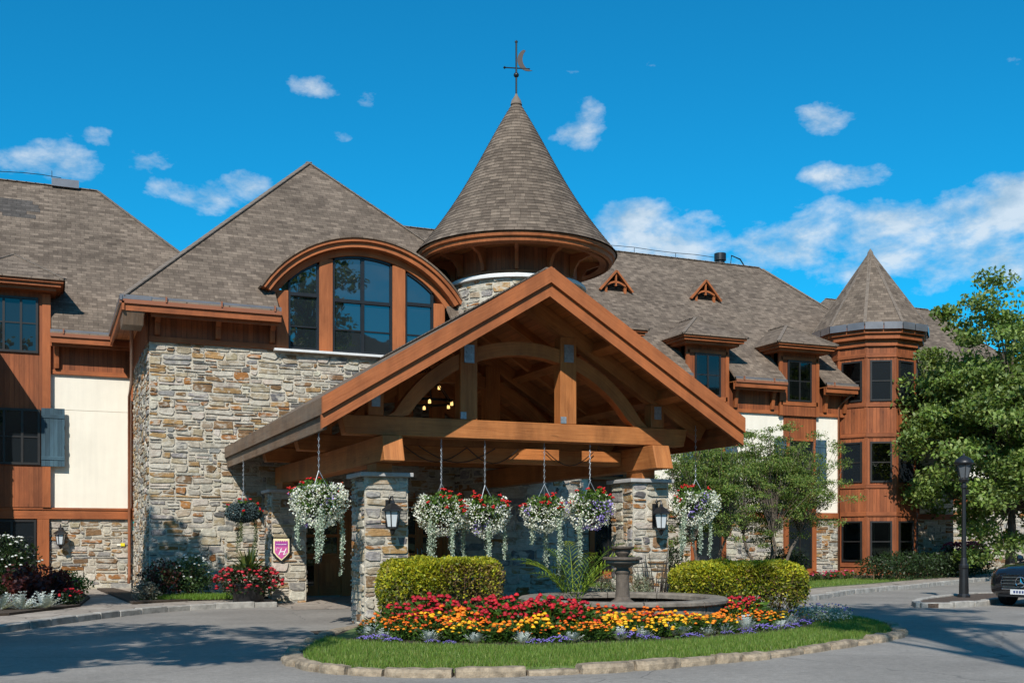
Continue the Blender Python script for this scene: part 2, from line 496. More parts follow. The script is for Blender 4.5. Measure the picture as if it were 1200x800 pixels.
    def build(s, name, mats, parent=None, smooth=False, bevel=0.0, merge=False):
        me = bpy.data.meshes.new(name)
        me.from_pydata(s.v, [], s.f)
        if not isinstance(mats, (list, tuple)): mats = [mats]
        for m in mats: me.materials.append(m)
        if s.f:
            me.polygons.foreach_set('material_index', s.m)
            uvl = me.uv_layers.new(name='UVMap')
            uvl.data.foreach_set('uv', [c for f in s.uv for p in f for c in p])
            ca = me.color_attributes.new('Col', 'FLOAT_COLOR', 'CORNER')
            cols = []
            for f, c in zip(s.f, s.c): cols += [c[0], c[1], c[2], 1.0] * len(f)
            ca.data.foreach_set('color', cols)
            if smooth: me.polygons.foreach_set('use_smooth', [True] * len(s.f))
        o = bpy.data.objects.new(name, me)
        COL.objects.link(o)
        if parent is not None: o.parent = parent
        if merge or bevel or smooth:
            w = o.modifiers.new('weld', 'WELD'); w.merge_threshold = 0.0005
        if bevel:
            bv = o.modifiers.new('bevel', 'BEVEL'); bv.width = bevel; bv.segments = 1; bv.limit_method = 'ANGLE'
        return o


def tag(o, label=None, cat=None, group=None, kind=None):
    if label: o['label'] = label
    if cat: o['category'] = cat
    if group: o['group'] = group
    if kind: o['kind'] = kind
    return o


def empty(name, loc=(0, 0, 0), rz=0.0, label=None, cat=None, group=None):
    o = bpy.data.objects.new(name, None)
    o.empty_display_size = 0.3
    COL.objects.link(o); o.location = loc; o.rotation_euler = (0, 0, rz)
    return tag(o, label, cat, group)


def copy_tree(o, parent=None):
    kids = [c for c in bpy.data.objects if c.parent is o]
    c = o.copy(); COL.objects.link(c)
    if parent is not None: c.parent = parent
    for k in kids: copy_tree(k, c)
    return c


def part_copy(o, parent, loc=None, rot=None):
    c = o.copy(); COL.objects.link(c); c.parent = parent
    if loc is not None: c.location = loc
    if rot is not None: c.rotation_euler = rot
    return c


def wallM(origin, ang=0.0):
    """local frame of a wall: x along the wall, y into the wall, z up; ang=0 faces -Y"""
    return Matrix.Translation(Vector(origin)) @ Matrix.Rotation(ang, 4, 'Z')


# ------------------------------------------------------------------ rubble stone
PAL = [((0.40, 0.36, 0.30), 20), ((0.47, 0.43, 0.365), 20), ((0.345, 0.285, 0.20), 14), ((0.34, 0.215, 0.10), 13),
       ((0.31, 0.140, 0.048), 10), ((0.26, 0.25, 0.24), 11), ((0.14, 0.135, 0.135), 6), ((0.20, 0.120, 0.062), 9)]
PALC = [c for c, w in PAL]; PALW = [w for c, w in PAL]
MORTAR = (0.48, 0.44, 0.37)


def stones(mb, W, H, fn, holes=(), seed=1, cw=0.105, ch=0.072, depth=0.042, big=1.0, mortar_seg=1, grey=0.0):
    """random rubble on a W x H panel; fn(a,b,d) -> point"""
    r = random.Random(seed)
    nx, nz = max(2, round(W / cw)), max(2, round(H / ch))
    cw, ch = W / nx, H / nz
    occ = np.zeros((nz, nx), bool)
    for (a0, a1, b0, b1) in holes:
        occ[max(0, math.floor(b0 / ch + .3)):max(0, math.ceil(b1 / ch - .3)), max(0, math.floor(a0 / cw + .3)):max(0, math.ceil(a1 / cw - .3))] = True
    # mortar bed, laid cell-wise around the holes
    hole = occ.copy()
    for j0 in range(nz):
        i = 0
        while i < nx:
            if hole[j0, i]: i += 1; continue
            k = i
            lim = i + max(1, nx // mortar_seg)
            while k < nx and not hole[j0, k] and k < lim: k += 1
            a0, a1, b0, b1 = i * cw, k * cw, j0 * ch, (j0 + 1) * ch
            mb.poly([fn(a0, b0, 0), fn(a1, b0, 0), fn(a1, b1, 0), fn(a0, b1, 0)], None, 0, MORTAR)
            i = k
    for j in range(nz):
        for i in range(nx):
            if occ[j, i]: continue
            t = r.random()
            h = 1 if t < .40 else (2 if t < .84 else 3)
            w = r.choice([2, 3, 3, 4, 4, 5, 6, 7]) if h < 3 else r.choice([3, 3, 4, 5])
            if h == 1: w = r.choice([2, 3, 4, 5, 6, 6])
            w = max(1, round(w * big))
            h = min(h, nz - j)
            while h > 1 and occ[j + h - 1, i]: h -= 1
            ww = 0
            while ww < w and i + ww < nx and not occ[j:j + h, i + ww].any(): ww += 1
            if nx - (i + ww) == 1 and not occ[j:j + h, nx - 1].any(): ww += 1
            w = max(1, ww)
            occ[j:j + h, i:i + w] = True
            gp = r.uniform(.006, .027)
            a0, a1, b0, b1 = i * cw + gp, (i + w) * cw - gp, j * ch + gp, (j + h) * ch - gp
            lw, lh = a1 - a0, b1 - b0
            jit = min(0.04, lh * .30)
            ca, cb = min(lw * .3, .07), lh * .38
            def q(a, b): return (a + r.uniform(-jit, jit) * .7, b + r.uniform(-jit, jit) * .7)
            pts = []
            for (sx, sy) in ((0, 0), (1, 0), (1, 1), (0, 1)):
                ax = a0 + sx * lw; bx = b0 + sy * lh
                dx = (1 - 2 * sx) * ca * r.uniform(.1, 1); dy = (1 - 2 * sy) * cb * r.uniform(.1, .9)
                e1 = (ax, bx + dy); e2 = (ax + dx, bx)
                pts += [e1, e2] if (sx, sy) in ((0, 0), (1, 1)) else [e2, e1]
            pts = [q(*p) for p in pts]
            pts = [(min(max(a, i * cw + .003), (i + w) * cw - .003), min(max(b, j * ch + .003), (j + h) * ch - .003)) for a, b in pts]
            ma = sum(p[0] for p in pts) / 8; mz = sum(p[1] for p in pts) / 8
            d = r.uniform(.35, 1) * depth
            c = r.choices(PALC, PALW)[0]
            if grey and r.random() < grey: c = r.choice([PALC[0], PALC[5], PALC[1]])
            k = r.uniform(.84, 1.14)
            c = tuple(min(.8, x * k * r.uniform(.96, 1.04)) for x in c)
            ins = min(.018, lh * .14)
            fr = []
            for (a, b) in pts:
                la = math.hypot(a - ma, b - mz) + 1e-6
                s_ = max(0.5, 1 - ins / la)
                fr.append((ma + (a - ma) * s_, mz + (b - mz) * s_))
            tilt = r.uniform(-.25, .25) * d; tilt2 = r.uniform(-.25, .25) * d
            F = [fn(a, b, d + tilt * (a - ma) / (lw + .01) * 2 + tilt2 * (b - mz) / (lh + .01) * 2) for a, b in fr]
            B = [fn(a, b, 0.002) for a, b in pts]
            mb.poly(F, None, 0, c)
            for t in range(8):
                t2 = (t + 1) % 8
                mb.poly([B[t], B[t2], F[t2], F[t]], None, 0, c)


def flat_fn(o, ux, nrm):
    o, ux, nrm = Vector(o), Vector(ux), Vector(nrm)
    return lambda a, b, d: o + ux * a + Vector((0, 0, b)) + nrm * d


def stone_wall(mb, p0, p1, z0, z1, holes=(), seed=1, **kw):
    """faces to the right-hand side... outward normal = (p1-p0) x up"""
    p0, p1 = Vector((p0[0], p0[1], z0)), Vector((p1[0], p1[1], z0))
    ux = (p1 - p0); W = ux.length; ux.normalize()
    n = ux.cross(Vector((0, 0, 1)))
    stones(mb, W, z1 - z0, flat_fn(p0, ux, n), holes, seed, **kw)


# ------------------------------------------------------------------ roofs
def roof_face(mb, pts, t=0.10, mat=0, uo=0.0):
    pts = [Vector(p) for p in pts]
    n = (pts[1] - pts[0]).cross(pts[2] - pts[0]).normalized()
    if n.z < 0: pts = pts[::-1]; n = -n
    e = Vector((0, 0, 1)).cross(n)
    e = e.normalized() if e.length > 1e-4 else Vector((1, 0, 0))
    sdir = n.cross(e)
    uv = [(p.dot(e) + uo, p.dot(sdir)) for p in pts]
    mb.poly(pts, uv, mat)
    low = [p - Vector((0, 0, t)) for p in pts]
    mb.poly(low[::-1], uv[::-1], mat)
    for i in range(len(pts)):
        j = (i + 1) % len(pts)
        mb.poly([low[i], low[j], pts[j], pts[i]], [(0, 0), (1, 0), (1, .1), (0, .1)], mat)


def ridge_cap(mb, p0, p1, w=0.26, mat=0):
    p0, p1 = Vector(p0), Vector(p1)
    L = (p1 - p0).length; n = max(1, int(L / 0.28))
    for i in range(n):
        a = p0.lerp(p1, i / n); b = p0.lerp(p1, (i + 1.15) / n if i < n - 1 else 1)
        mb.beam(a + Vector((0, 0, .004)), b + Vector((0, 0, -.004)), w * .62, 0.03, (0, 0, 1), mat)


# ------------------------------------------------------------------ foliage
def leaf_mesh(name, C, L, Wd, colr, mats, parent=None, up=0.0, mat_idx=None, outward=None, droop=None):
    """n diamond leaves; C (n,3); L, Wd scalars or arrays; colr (n,3)"""
    n = len(C)
    d = nrg.normal(size=(n, 3))
    if outward is not None: d = d * 0.75 + outward * 1.0
    d /= np.linalg.norm(d, axis=1, keepdims=True) + 1e-9
    nr = nrg.normal(size=(n, 3)) * 0.8
    nr[:, 2] += up
    t = np.cross(d, nr); t /= np.linalg.norm(t, axis=1, keepdims=True) + 1e-9
    if droop is not None:
        d = d.copy(); d[:, 2] -= droop; d /= np.linalg.norm(d, axis=1, keepdims=True) + 1e-9
    L = np.broadcast_to(np.asarray(L, float), (n,))[:, None] * nrg.uniform(.7, 1.25, (n, 1))
    Wd = np.broadcast_to(np.asarray(Wd, float), (n,))[:, None] * nrg.uniform(.75, 1.2, (n, 1))
    V = np.empty((n, 4, 3))
    V[:, 0] = C - d * L * .5; V[:, 1] = C + t * Wd * .5 + d * L * .05
    V[:, 2] = C + d * L * .5; V[:, 3] = C - t * Wd * .5 + d * L * .05
    me = bpy.data.meshes.new(name)
    me.vertices.add(n * 4); me.vertices.foreach_set('co', V.reshape(-1))
    me.loops.add(n * 4); me.loops.foreach_set('vertex_index', np.arange(n * 4, dtype=np.int32))
    me.polygons.add(n); me.polygons.foreach_set('loop_start', np.arange(0, n * 4, 4, dtype=np.int32))
    try: me.polygons.foreach_set('loop_total', np.full(n, 4, dtype=np.int32))
    except Exception: pass
    if not isinstance(mats, (list, tuple)): mats = [mats]
    for m in mats: me.materials.append(m)
    if mat_idx is not None: me.polygons.foreach_set('material_index', np.asarray(mat_idx, np.int32))
    ca = me.color_attributes.new('Col', 'FLOAT_COLOR', 'POINT')
    cc = np.ones((n, 4, 4)); cc[:, :, :3] = np.asarray(colr)[:, None, :]
    ca.data.foreach_set('color', cc.reshape(-1))
    me.update(calc_edges=True)
    o = bpy.data.objects.new(name, me)
    COL.objects.link(o)
    if parent is not None: o.parent = parent
    return o


def pick(n, cols, var=0.25):
    cols = np.asarray(cols, float)
    c = cols[nrg.integers(0, len(cols), n)]
    return np.clip(c * nrg.uniform(1 - var, 1 + var, (n, 1)), 0, 1)


def ball(n, r=1.0, shell=0.35):
    d = nrg.normal(size=(n, 3)); d /= np.linalg.norm(d, axis=1, keepdims=True)
    return d * (r * (1 - shell * nrg.uniform(0, 1, (n, 1)) ** 1.2))

# ------------------------------------------------------------------ setting
def sheet(name, pts, z, mat, kind='structure'):
    mb = MB(); mb.poly([(x, y, z) for x, y in pts], [(x, y) for x, y in pts])
    return tag(mb.build(name, mat), kind=kind)


def slab(name, pts, z0, z1, mat):
    mb = MB(); mb.prism(pts, z0, z1, 'xy')
    return tag(mb.build(name, mat), kind='structure')


def smooth_loop(pts, n=10, closed=True):
    P = [Vector((p[0], p[1], 0)) for p in pts]; N = len(P); out = []
    rngk = range(N if closed else N - 1)
    for i in rngk:
        g = (lambda k: P[k % N]) if closed else (lambda k: P[min(max(k, 0), N - 1)])
        a, b, c, d = g(i - 1), g(i), g(i + 1), g(i + 2)
        for k in range(n):
            t = k / n
            q = 0.5 * ((2 * b) + (c - a) * t + (2 * a - 5 * b + 4 * c - d) * t * t + (-a + 3 * b - 3 * c + d) * t ** 3)
            out.append((q.x, q.y))
    if not closed: out.append((P[-1].x, P[-1].y))
    return out


sheet('ground', [(-900, -900), (900, -900), (900, 900), (-900, 900)], -0.02, M['field'])
sheet('driveway', [(-60, -14), (60, -14), (60, 44), (-60, 44)], 0.0, M['asphalt'])
# pavement on the left of the drive, in front of the stone block
left_curb = smooth_loop([(-9, 6.5), (-4, 15.2), (-0.75, 20.5), (0.66, 22.75), (1.71, 24.15), (3.1, 25.25), (4.9, 25.6)], 6, False)
slab('pavement', left_curb + [(5.0, 26.6), (5.0, 34.7), (-9, 34.7)], -0.1, 0.10, M['flag'])
sheet('entrance_paving', [(5.0, 24.2), (12.5, 24.2), (13.2, 29.9), (5.0, 29.9)], 0.006, M['flag'])


def kerb_line(pts, w, z, mat, seglen=0.8):
    mb = MB()
    acc = [Vector((p[0], p[1], 0)) for p in pts]
    L = [0]
    for a, b in zip(acc, acc[1:]): L.append(L[-1] + (b - a).length)
    def at(s_):
        for i in range(len(L) - 1):
            if s_ <= L[i + 1] or i == len(L) - 2:
                return acc[i].lerp(acc[i + 1], (s_ - L[i]) / max(1e-6, L[i + 1] - L[i]))
    s_ = 0
    while s_ < L[-1] - 0.2:
        e = min(L[-1], s_ + seglen * rng.uniform(.75, 1.2))
        if L[-1] - e < .35: e = L[-1]
        a, b = at(s_ + .008), at(e - .008)
        h = z + rng.uniform(-.012, .012)
        mb.beam((a.x, a.y, h / 2 - .05), (b.x, b.y, h / 2 - .05), w * rng.uniform(.9, 1.1), h + .1)
        s_ = e
    return tag(mb.build('kerb', mat, bevel=0.015), kind='structure')


kerb_line(left_curb, 0.20, 0.125, M['kerb2'])
right_curb = smooth_loop([(14.2, 25.6), (15.0, 23.6), (16.2, 22.5), (17.6, 22.55), (21.4, 25.15), (24.6, 26.7), (29, 29.0), (36, 32.6), (46, 37.5)], 6, False)
slab('pavement', right_curb + [(46, 41.5), (34, 34.65), (14.2, 34.65)], -0.1, 0.10, M['flag'])
kerb_line(right_curb, 0.20, 0.13, M['kerb2'])
# planting beds (soil) and grass verge on the right
rb_front = smooth_loop([(15.3, 25.4), (16.5, 24.1), (18.0, 24.3), (21.2, 26.6), (24.5, 28.2), (29, 30.6), (36, 34.2), (45, 38.6)], 5, False)
slab('grass_verge', rb_front + [(45, 41), (34, 34.64), (15.3, 34.64)], 0.0, 0.125, M['lawn'])
slab('soil_bed', [(16, 33.0), (21.0, 31.0), (25.5, 31.6), (28.5, 32.2), (33.0, 34.0), (33.0, 34.63), (16, 34.63)], 0.05, 0.16, M['soil'])
# left beds
slab('soil_bed', [(-8, 22), (-3.0, 22.2), (-0.7, 23.3), (0.62, 25.6), (0.95, 29), (0.7, 34.59), (-8, 34.59)], 0.0, 0.15, M['soil'])
slab('soil_bed', [(1.75, 26.1), (3.2, 27.0), (5.0, 27.2), (5.0, 29.19), (2.3, 29.19), (1.75, 33.9), (1.3, 33.9)], 0.0, 0.15, M['soil'])

# wooded hills behind the camera, across the valley
mb = MB()
N = 96
prev = None
for i in range(N + 1):
    a = 2 * PI * i / N
    hh = 27 + 18 * math.sin(a * 2.0 + .6) + 13 * math.sin(a * 5 + 2) + 7 * math.sin(a * 11)
    da = abs((a - R(67) + PI) % (2 * PI) - PI)
    if R(245) < a < R(340): hh = 74 + 9 * math.sin(a * 9) + 6 * math.sin(a * 23)
    hh *= 0.30 if da < R(60) else 1.0
    ring = []
    for k, (rr, f) in enumerate(((240, 0), (290, .45), (340, .85), (400, 1.0), (520, .4), (600, 0))):
        ring.append((rr * math.cos(a), rr * math.sin(a), -1 + max(4, hh) * f * (1 + .10 * math.sin(i * 1.7 + k * 2))))
    if prev:
        for k in range(5):
            mb.poly([prev[k], prev[k + 1], ring[k + 1], ring[k]])
    prev = ring
tag(mb.build('hills', M['hill'], smooth=True), kind='structure')

# ------------------------------------------------------------------ the hotel
hotel = empty('hotel_building', (0, 0, 0), 0, 'long rubble stone and red brown timber lodge with steep shingle roofs and round turrets', 'building')
VW = 34.6          # long front wall
VE = 34.0          # its eave line
ZE = 7.55          # eave height
VB = 29.2          # front of the projecting stone block
VBE = 28.5
SM = [M['stone']]


def hp(name, mb, mats, **kw):
    return mb.build(name, mats, hotel, **kw)


def win_mesh(mb, w, h, nx, nz, zt=None, casing=0.0, sill=False, fr=0.065, curtain=0):
    """window in the local frame: x centred, z from 0, y=0 wall surface; mats 0 frame, 1 glass, 2 casing, 3 sill"""
    d0 = -0.05
    if curtain:      # board with a room's dimness painted on; curtains, half-drawn blind behind tinted glass
        mb.box(-w / 2 + .02, w / 2 - .02, -.004, .002, .02, h - .02, 5)
        for sx in (-1, 1):
            wd = w * rng.uniform(.10, .24)
            for q in range(3):
                x0 = sx * (w / 2 - .03 - wd * (q + .5) / 3)
                mb.box(x0 - wd / 7, x0 + wd / 7, -.012 - .002 * (q % 2), -.005, .03, h - .03, 4)
        if curtain > 1: mb.box(-w / 2 + .03, w / 2 - .03, -.010, -.0055, h * rng.uniform(.55, .8), h - .02, 4)
    nsub = nx
    for i in range(nsub):
        xa, xb = -w / 2 + w * i / nsub, -w / 2 + w * (i + 1) / nsub
        t1, t2 = rng.uniform(-.006, .006), rng.uniform(-.006, .006)
        mb.poly([(xa, -.014 + t1, 0), (xb, -.014 - t1, 0), (xb, -.014 - t1 + t2, h), (xa, -.014 + t1 + t2, h)] if not curtain else [(xa, -.024 + t1, 0), (xb, -.024 - t1, 0), (xb, -.024 - t1 + t2, h), (xa, -.024 + t1 + t2, h)], None, 1 if not curtain else 6)
    mb.box(-w / 2, -w / 2 + fr, d0, 0.0, 0, h, 0); mb.box(w / 2 - fr, w / 2, d0, 0.0, 0, h, 0)
    mb.box(-w / 2 + fr, w / 2 - fr, d0, 0.0, 0, fr, 0); mb.box(-w / 2 + fr, w / 2 - fr, d0, 0.0, h - fr, h, 0)
    for i in range(1, nx):
        x = -w / 2 + w * i / nx
        mb.box(x - .032, x + .032, d0 + .006, -.002, fr, h - fr, 0)
    zs = zt if zt is not None else [h * k / nz for k in range(1, nz)]
    for z in zs:
        mb.box(-w / 2 + fr, w / 2 - fr, d0 + .012, -.004, z - .02, z + .02, 0)
    if casing:
        c = casing
        mb.box(-w / 2 - c, -w / 2, -.075, .0, -.06, h + .0, 2); mb.box(w / 2, w / 2 + c, -.075, .0, -.06, h, 2)
        mb.box(-w / 2 - c, w / 2 + c, -.085, .0, h, h + c, 2)
        mb.box(-w / 2 - c - .03, w / 2 + c + .03, -.11, .0, -.06 - .09, -.06, 2)
    if sill:
        mb.box(-w / 2 - .06, w / 2 + .06, -.12, 0, -.07, 0, 3)


def m_tinted():
    m, g, b = base_mat('tinted_glass')
    tr = g.new('ShaderNodeBsdfTransparent'); tr.inputs[0].default_value = (.42, .43, .42, 1)
    gl = g.new('ShaderNodeBsdfGlossy'); gl.inputs['Roughness'].default_value = .02
    fr_ = g.new('ShaderNodeFresnel'); fr_.inputs[0].default_value = 1.75
    mx = g.new('ShaderNodeMixShader'); g.l.new(fr_.outputs[0], mx.inputs[0]); g.l.new(tr.outputs[0], mx.inputs[1]); g.l.new(gl.outputs[0], mx.inputs[2])
    g.l.new(mx.outputs[0], g.n['Material Output'].inputs[0])
    return m


M['curtain'] = m_plain('curtain_cloth', (0.20, 0.135, 0.085), 0.9, 0.25, 9)
M['room'] = m_plain('painted_room_shade', (0.022, 0.016, 0.012), 0.9, 0.6, 3)
WM = [M['winframe'], M['glass'], M['trim'], M['sill'], M['curtain'], M['room'], m_tinted()]


def window(T, w, h, nx=2, nz=2, casing=0.0, sill=False, zt=None):
    e = MB(); e.M = T
    # split so that the pane is a sub-part of the window
    win_mesh(e, w, h, nx, nz, zt, casing, sill)
    fr, pn = MB(), MB()
    for f, uv, m, c in zip(e.f, e.uv, e.m, e.c):
        tgt = pn if m == 1 else fr
        tgt.poly([e.v[i] for i in f], uv, m, c)
    o = fr.build('window', WM, hotel)
    pn.build('pane', WM, o)
    return o


def stone_face(p0, p1, z0, z1, holes=(), seed=1, **kw):
    mb = MB(); stone_wall(mb, p0, p1, z0, z1, holes, seed, **kw)
    return hp('stone_wall', mb, SM)


# stone walls ------------------------------------------------
stone_face((2.36, VB), (13.0, VB), -0.1, 6.6, [(3.55, 8.1, 0, 2.75)], 3)
stone_face((2.36, VW + .1), (2.36, VB), -0.1, 6.6, (), 4)
stone_face((13.0, VB), (13.0, VW), -0.1, 6.6, (), 5, cw=.2, ch=.12)
stone_face((0.03, VW), (2.34, VW), -0.1, 2.16, (), 6)
# projecting stone block beyond the left edge of the view
VL = 32.3
stone_face((-10.0, VL), (-2.3, VL), -0.1, 6.6, (), 7, cw=.16, ch=.1)
stone_face((-2.3, VL), (-2.3, VW), -0.1, 6.6, (), 8, cw=.16, ch=.1)


def frieze(u0, u1, vw, z0, ang=0, brk=(), zt=None, vf=0.6, soff=True):
    """boarded band under an eave, with soffit, double fascia, metal gutter and brackets; local wall frame"""
    zt = zt if zt is not None else ZE - .12
    T = wallM((u0, vw, 0)); L = u1 - u0
    mb = MB(); mb.M = T
    mb.box(0, L, -.05, .2, z0 + .13, zt - .02, 0, 'z', off=False)
    mb.box(0, L, -.085, .2, z0, z0 + .13, 1)
    hp('frieze', mb, [M['clad'], M['trim']])
    mb = MB(); mb.M = T
    mb.box(0, L, -vf + .06, .0, zt - .03, zt, 0, 'x', off=False)
    mb.box(0, L, -vf, -vf + .06, zt - .22, zt + .0, 1)
    mb.box(0, L, -vf + .12, -vf + .17, zt - .30, zt - .03, 1)
    hp('eave', mb, [M['soffit'], M['trim']])
    mb = MB(); mb.M = T
    mb.box(0, L, -vf - .05, -vf + .0, zt - .05, zt + .05, 1)
    mb.box(0, L, -vf - .02, -vf + .05, zt + .05, zt + .16, 0)
    k = 0.35
    while k < L:
        mb.box(k - .02, k + .02, -vf - .075, -vf - .02, zt + .03, zt + .175, 1); k += 1.35
    hp('gutter', mb, [M['metal'], M['brownmetal']])
    for b in brk:
        mb = MB(); mb.M = wallM((b, vw, 0))
        zb = z0 + .16
        mb.prism([(-.085, zb), (-.17, zb), (-.20, zb + .12), (-.22, zb + .30), (-.30, zt - .30), (-vf + .20, zt - .16), (-vf + .2, zt - .035), (-.085, zt - .035)], -.065, .065, 'yz', 0)
        hp('bracket', mb, [M['trim']])


# long left wing ----------------------------------------------
mb = MB()
mb.box(0.0, 2.28, VW, VW + .25, 2.48, 5.345, 0); mb.box(0.0, 2.28, VW, VW + .25, 5.357, 6.40, 0)
mb.box(-2.28, -1.9, VW, VW + .25, 2.48, 6.40, 0)
mb.box(0.0, 2.28, VW + .02, VW + .2, 5.34, 5.36, 0)
hp('stucco_panel', mb, [M['stucco']])
mb = MB(); mb.box(-2.28, 2.355, VW - .10, VW + .25, 2.16, 2.48, 0); mb.box(-2.28, 2.355, VW - .13, VW - .10, 2.42, 2.485, 0)
hp('belt_trim', mb, [M['trim']])
mb = MB(); mb.box(2.28, 2.355, VW - .04, VW + .2, 2.485, 6.38, 0); hp('corner_board', mb, [M['trim']])
frieze(0.05, 2.35, VW, 6.38, brk=(0.22,))
mb = MB()
mb.box(-1.9, 0.03, VW - .15, VW + .2, 2.49, 8.7, 0, 'z', off=False)
hp('wood_cladding', mb, [M['clad']])
mb = MB()
for x0, x1 in ((-1.93, -1.72), (-.16, .06)):
    mb.box(x0, x1, VW - .18, VW - .1, 2.49, 8.66, 0)
hp('corner_board', mb, [M['trim']])
mb = MB(); mb.box(-.30, .02, VW - .14, VW + .15, -.1, 2.15, 0); mb.box(-1.9, -1.62, VW - .14, VW + .15, -.1, 2.15, 0); mb.box(-1.62, -.30, VW - .08, VW + .15, -.1, .5, 0)
hp('corner_board', mb, [M['trim']])
mb = MB(); mb.box(-2.2, .03, VW + .16, VW + .3, -.1, 2.3, 0); hp('inner_wall', mb, [M['winframe']])
window(wallM((-.97, VW - .02, .5)), 1.3, 1.63, 2, 1)
window(wallM((-.93, VW - .155, 3.71)), 1.42, 1.61, 3, 2, casing=.0, zt=[.8])
window(wallM((-.95, VW - .155, 6.93)), 1.36, 1.60, 3, 2, zt=[.85])


def shutter(x0, x1, z0, z1, vw):
    mb = MB(); mb.M = wallM((x0, vw, z0))
    w, h = x1 - x0, z1 - z0
    mb.box(0, w, -.045, 0, 0, h, 0, 'z', off=False)
    for z in (h * .14, h * .86): mb.box(.0, w, -.065, -.045, z - .05, z + .05, 0)
    mb.box(w - .012, w + .01, -.06, -.01, h * .3, h * .36, 1); mb.box(w - .012, w + .01, -.06, -.01, h * .64, h * .7, 1)
    hp('shutter', mb, [M['shutter'], M['black']])


shutter(-.19, .44, 3.68, 5.36, VW - .15 + .0)


def downspout(pts, r=.05):
    mb = MB(); mb.tube(pts, r, 8); hp('downspout', mb, [M['brownmetal']], smooth=True)


downspout([(1.95, 29.35, 7.0), (2.02, 30.4, 6.6), (2.2, 33.2, 6.1), (2.22, 34.42, 5.8), (2.22, 34.42, 0.5), (2.2, 34.36, .25)], .045)


def dormer(uc, hw, chw, ww, wz0, wz1, wall=True, z0=6.3, nx=2):
    d = bpy.data.objects.new('dormer', None); COL.objects.link(d); d.parent = hotel
    vf = VW - .15
    mb = MB()
    if wall:
        mb.box(uc - hw, uc + hw, vf, VW + .3, z0, 8.72, 0, 'z', off=False)
        for sx in (-1, 1):
            mb.box(uc + sx * hw - .07, uc + sx * hw + .07, vf - .03, vf + .05, z0, 8.70, 1)
        mb.box(uc - hw, uc + hw, vf - .03, vf, wz0 - .16, wz0, 1)
        mb.box(uc - hw, uc + hw, vf - .03, vf, wz1, wz1 + .12, 1)
    for sx in (-1, 1):   # cheeks
        x = uc + sx * (hw - .03)
        mb.prism([(VW + .05, 7.2), (35.6, 8.9), (35.6, 9.0), (VW + .05, 9.0)], x - .03, x + .03, 'yz', 0, grain=1)
    mb.build('dormer_wall', [M['clad'], M['trim']], d)
    mb = MB()
    ze, vc = 9.0, vf - .55
    for k, (g_, z0_, z1_) in enumerate(((.0, 8.90, 9.0), (.07, 8.80, 8.90), (.20, 8.70, 8.80))):
        mb.box(uc - chw + g_, uc + chw - g_, vc + g_, 35.4, z0_, z1_, 0, 'x')
    mb.build('cornice', [M['trim']], d)
    mb = MB()
    ap = Vector((uc, vc + 1.35, 9.93)); bk = Vector((uc, VE + 2.45, 9.93)); sb = VE + 1.55
    z = ze + .02
    fl, frr = (uc - chw - .05, vc - .05, z), (uc + chw + .05, vc - .05, z)
    roof_face(mb, [fl, frr, ap], .05); roof_face(mb, [fl, ap, bk, (fl[0], sb, z)], .05); roof_face(mb, [frr, (frr[0], sb, z), bk, ap], .05)
    ridge_cap(mb, fl, ap, .2, 1); ridge_cap(mb, frr, ap, .2, 1); ridge_cap(mb, ap, bk, .2, 1)
    mb.build('dormer_roof', [M['shingle'], M['cap_shingle']], d)
    if wall:
        mb = MB(); mb.M = wallM((uc, vf, wz0)); win_mesh(mb, ww, wz1 - wz0, nx, 2, [(wz1 - wz0) * .5], curtain=1); mb.build('window', WM, d)
    return d


dormer(-.93, .96, 1.33, 1.36, 6.93, 8.53, wall=False)

# long right wing ------------------------------------------------
BAYS = [18.40, 22.62, 26.78]
edges = [13.0] + [e for b in BAYS for e in (b - .76, b + .76)] + [28.7]
for a, b in list(zip(edges[::2], edges[1::2])) + [(31.6, 32.15), (32.75, 34.6)]:
    mb = MB(); mb.box(a, b, VW, VW + .25, 2.55, 6.36, 0); hp('stucco_panel', mb, [M['stucco']])
mb = MB(); mb.box(32.15, 32.75, VW - .05, VW + .2, 2.55, 6.36, 0, 'z', off=False); hp('wood_cladding', mb, [M['clad']])
for i in range(0, len(edges), 2):
    a, b = edges[i], edges[i + 1]
    if b > 17: stone_face((a, VW), (b, VW), -0.1, 2.36, (), 20 + i)
    else: stone_face((a, VW), (b, VW), -0.1, 2.36, (), 20 + i, cw=.2, ch=.12)
stone_face((31.4, VW), (34.6, VW), -0.1, 2.36, (), 31)
for b in BAYS:
    mb = MB(); mb.box(b - .76, b + .76, VW - .06, VW + .25, 2.55, 6.5, 0, 'z', off=False)
    hp('wood_cladding', mb, [M['clad']])
    mb = MB()
    for sx in (-1, 1): mb.box(b + sx * .66 - .1, b + sx * .66 + .1, VW - .08, VW + .2, -.1, 2.36, 0)
    mb.box(b - .56, b + .56, VW - .02, VW + .2, -.1, .45, 0)
    hp('corner_board', mb, [M['trim']])
    mb = MB(); mb.box(b - .8, b + .8, VW + .21, VW + .3, -.1, 2.4, 0); hp('inner_wall', mb, [M['winframe']])
    window(wallM((b, VW - .01, .45)), 1.12, 1.85, 2, 1)
    window(wallM((b, VW - .065, 3.82)), 1.14, 1.52, 2, 2, casing=.09)
    shutter(b - 1.22, b - .70, 3.72, 5.42, VW - .06); shutter(b + .70, b + 1.22, 3.72, 5.42, VW - .06)
    dormer(b - .12, .86, 1.36, 1.12, 6.85, 8.42)
mb = MB(); mb.box(13.0, 28.7, VW - .10, VW + .25, 2.36, 2.58, 0); mb.box(31.4, 34.65, VW - .10, VW + .25, 2.36, 2.58, 0); hp('belt_trim', mb, [M['trim']])
GAPS = [(13.0, 17.38), (19.22, 21.60), (23.44, 25.76), (27.60, 29.2)]
for a, b in GAPS:
    frieze(a, b, VW, 6.34, brk=(a + .3, b - .35))
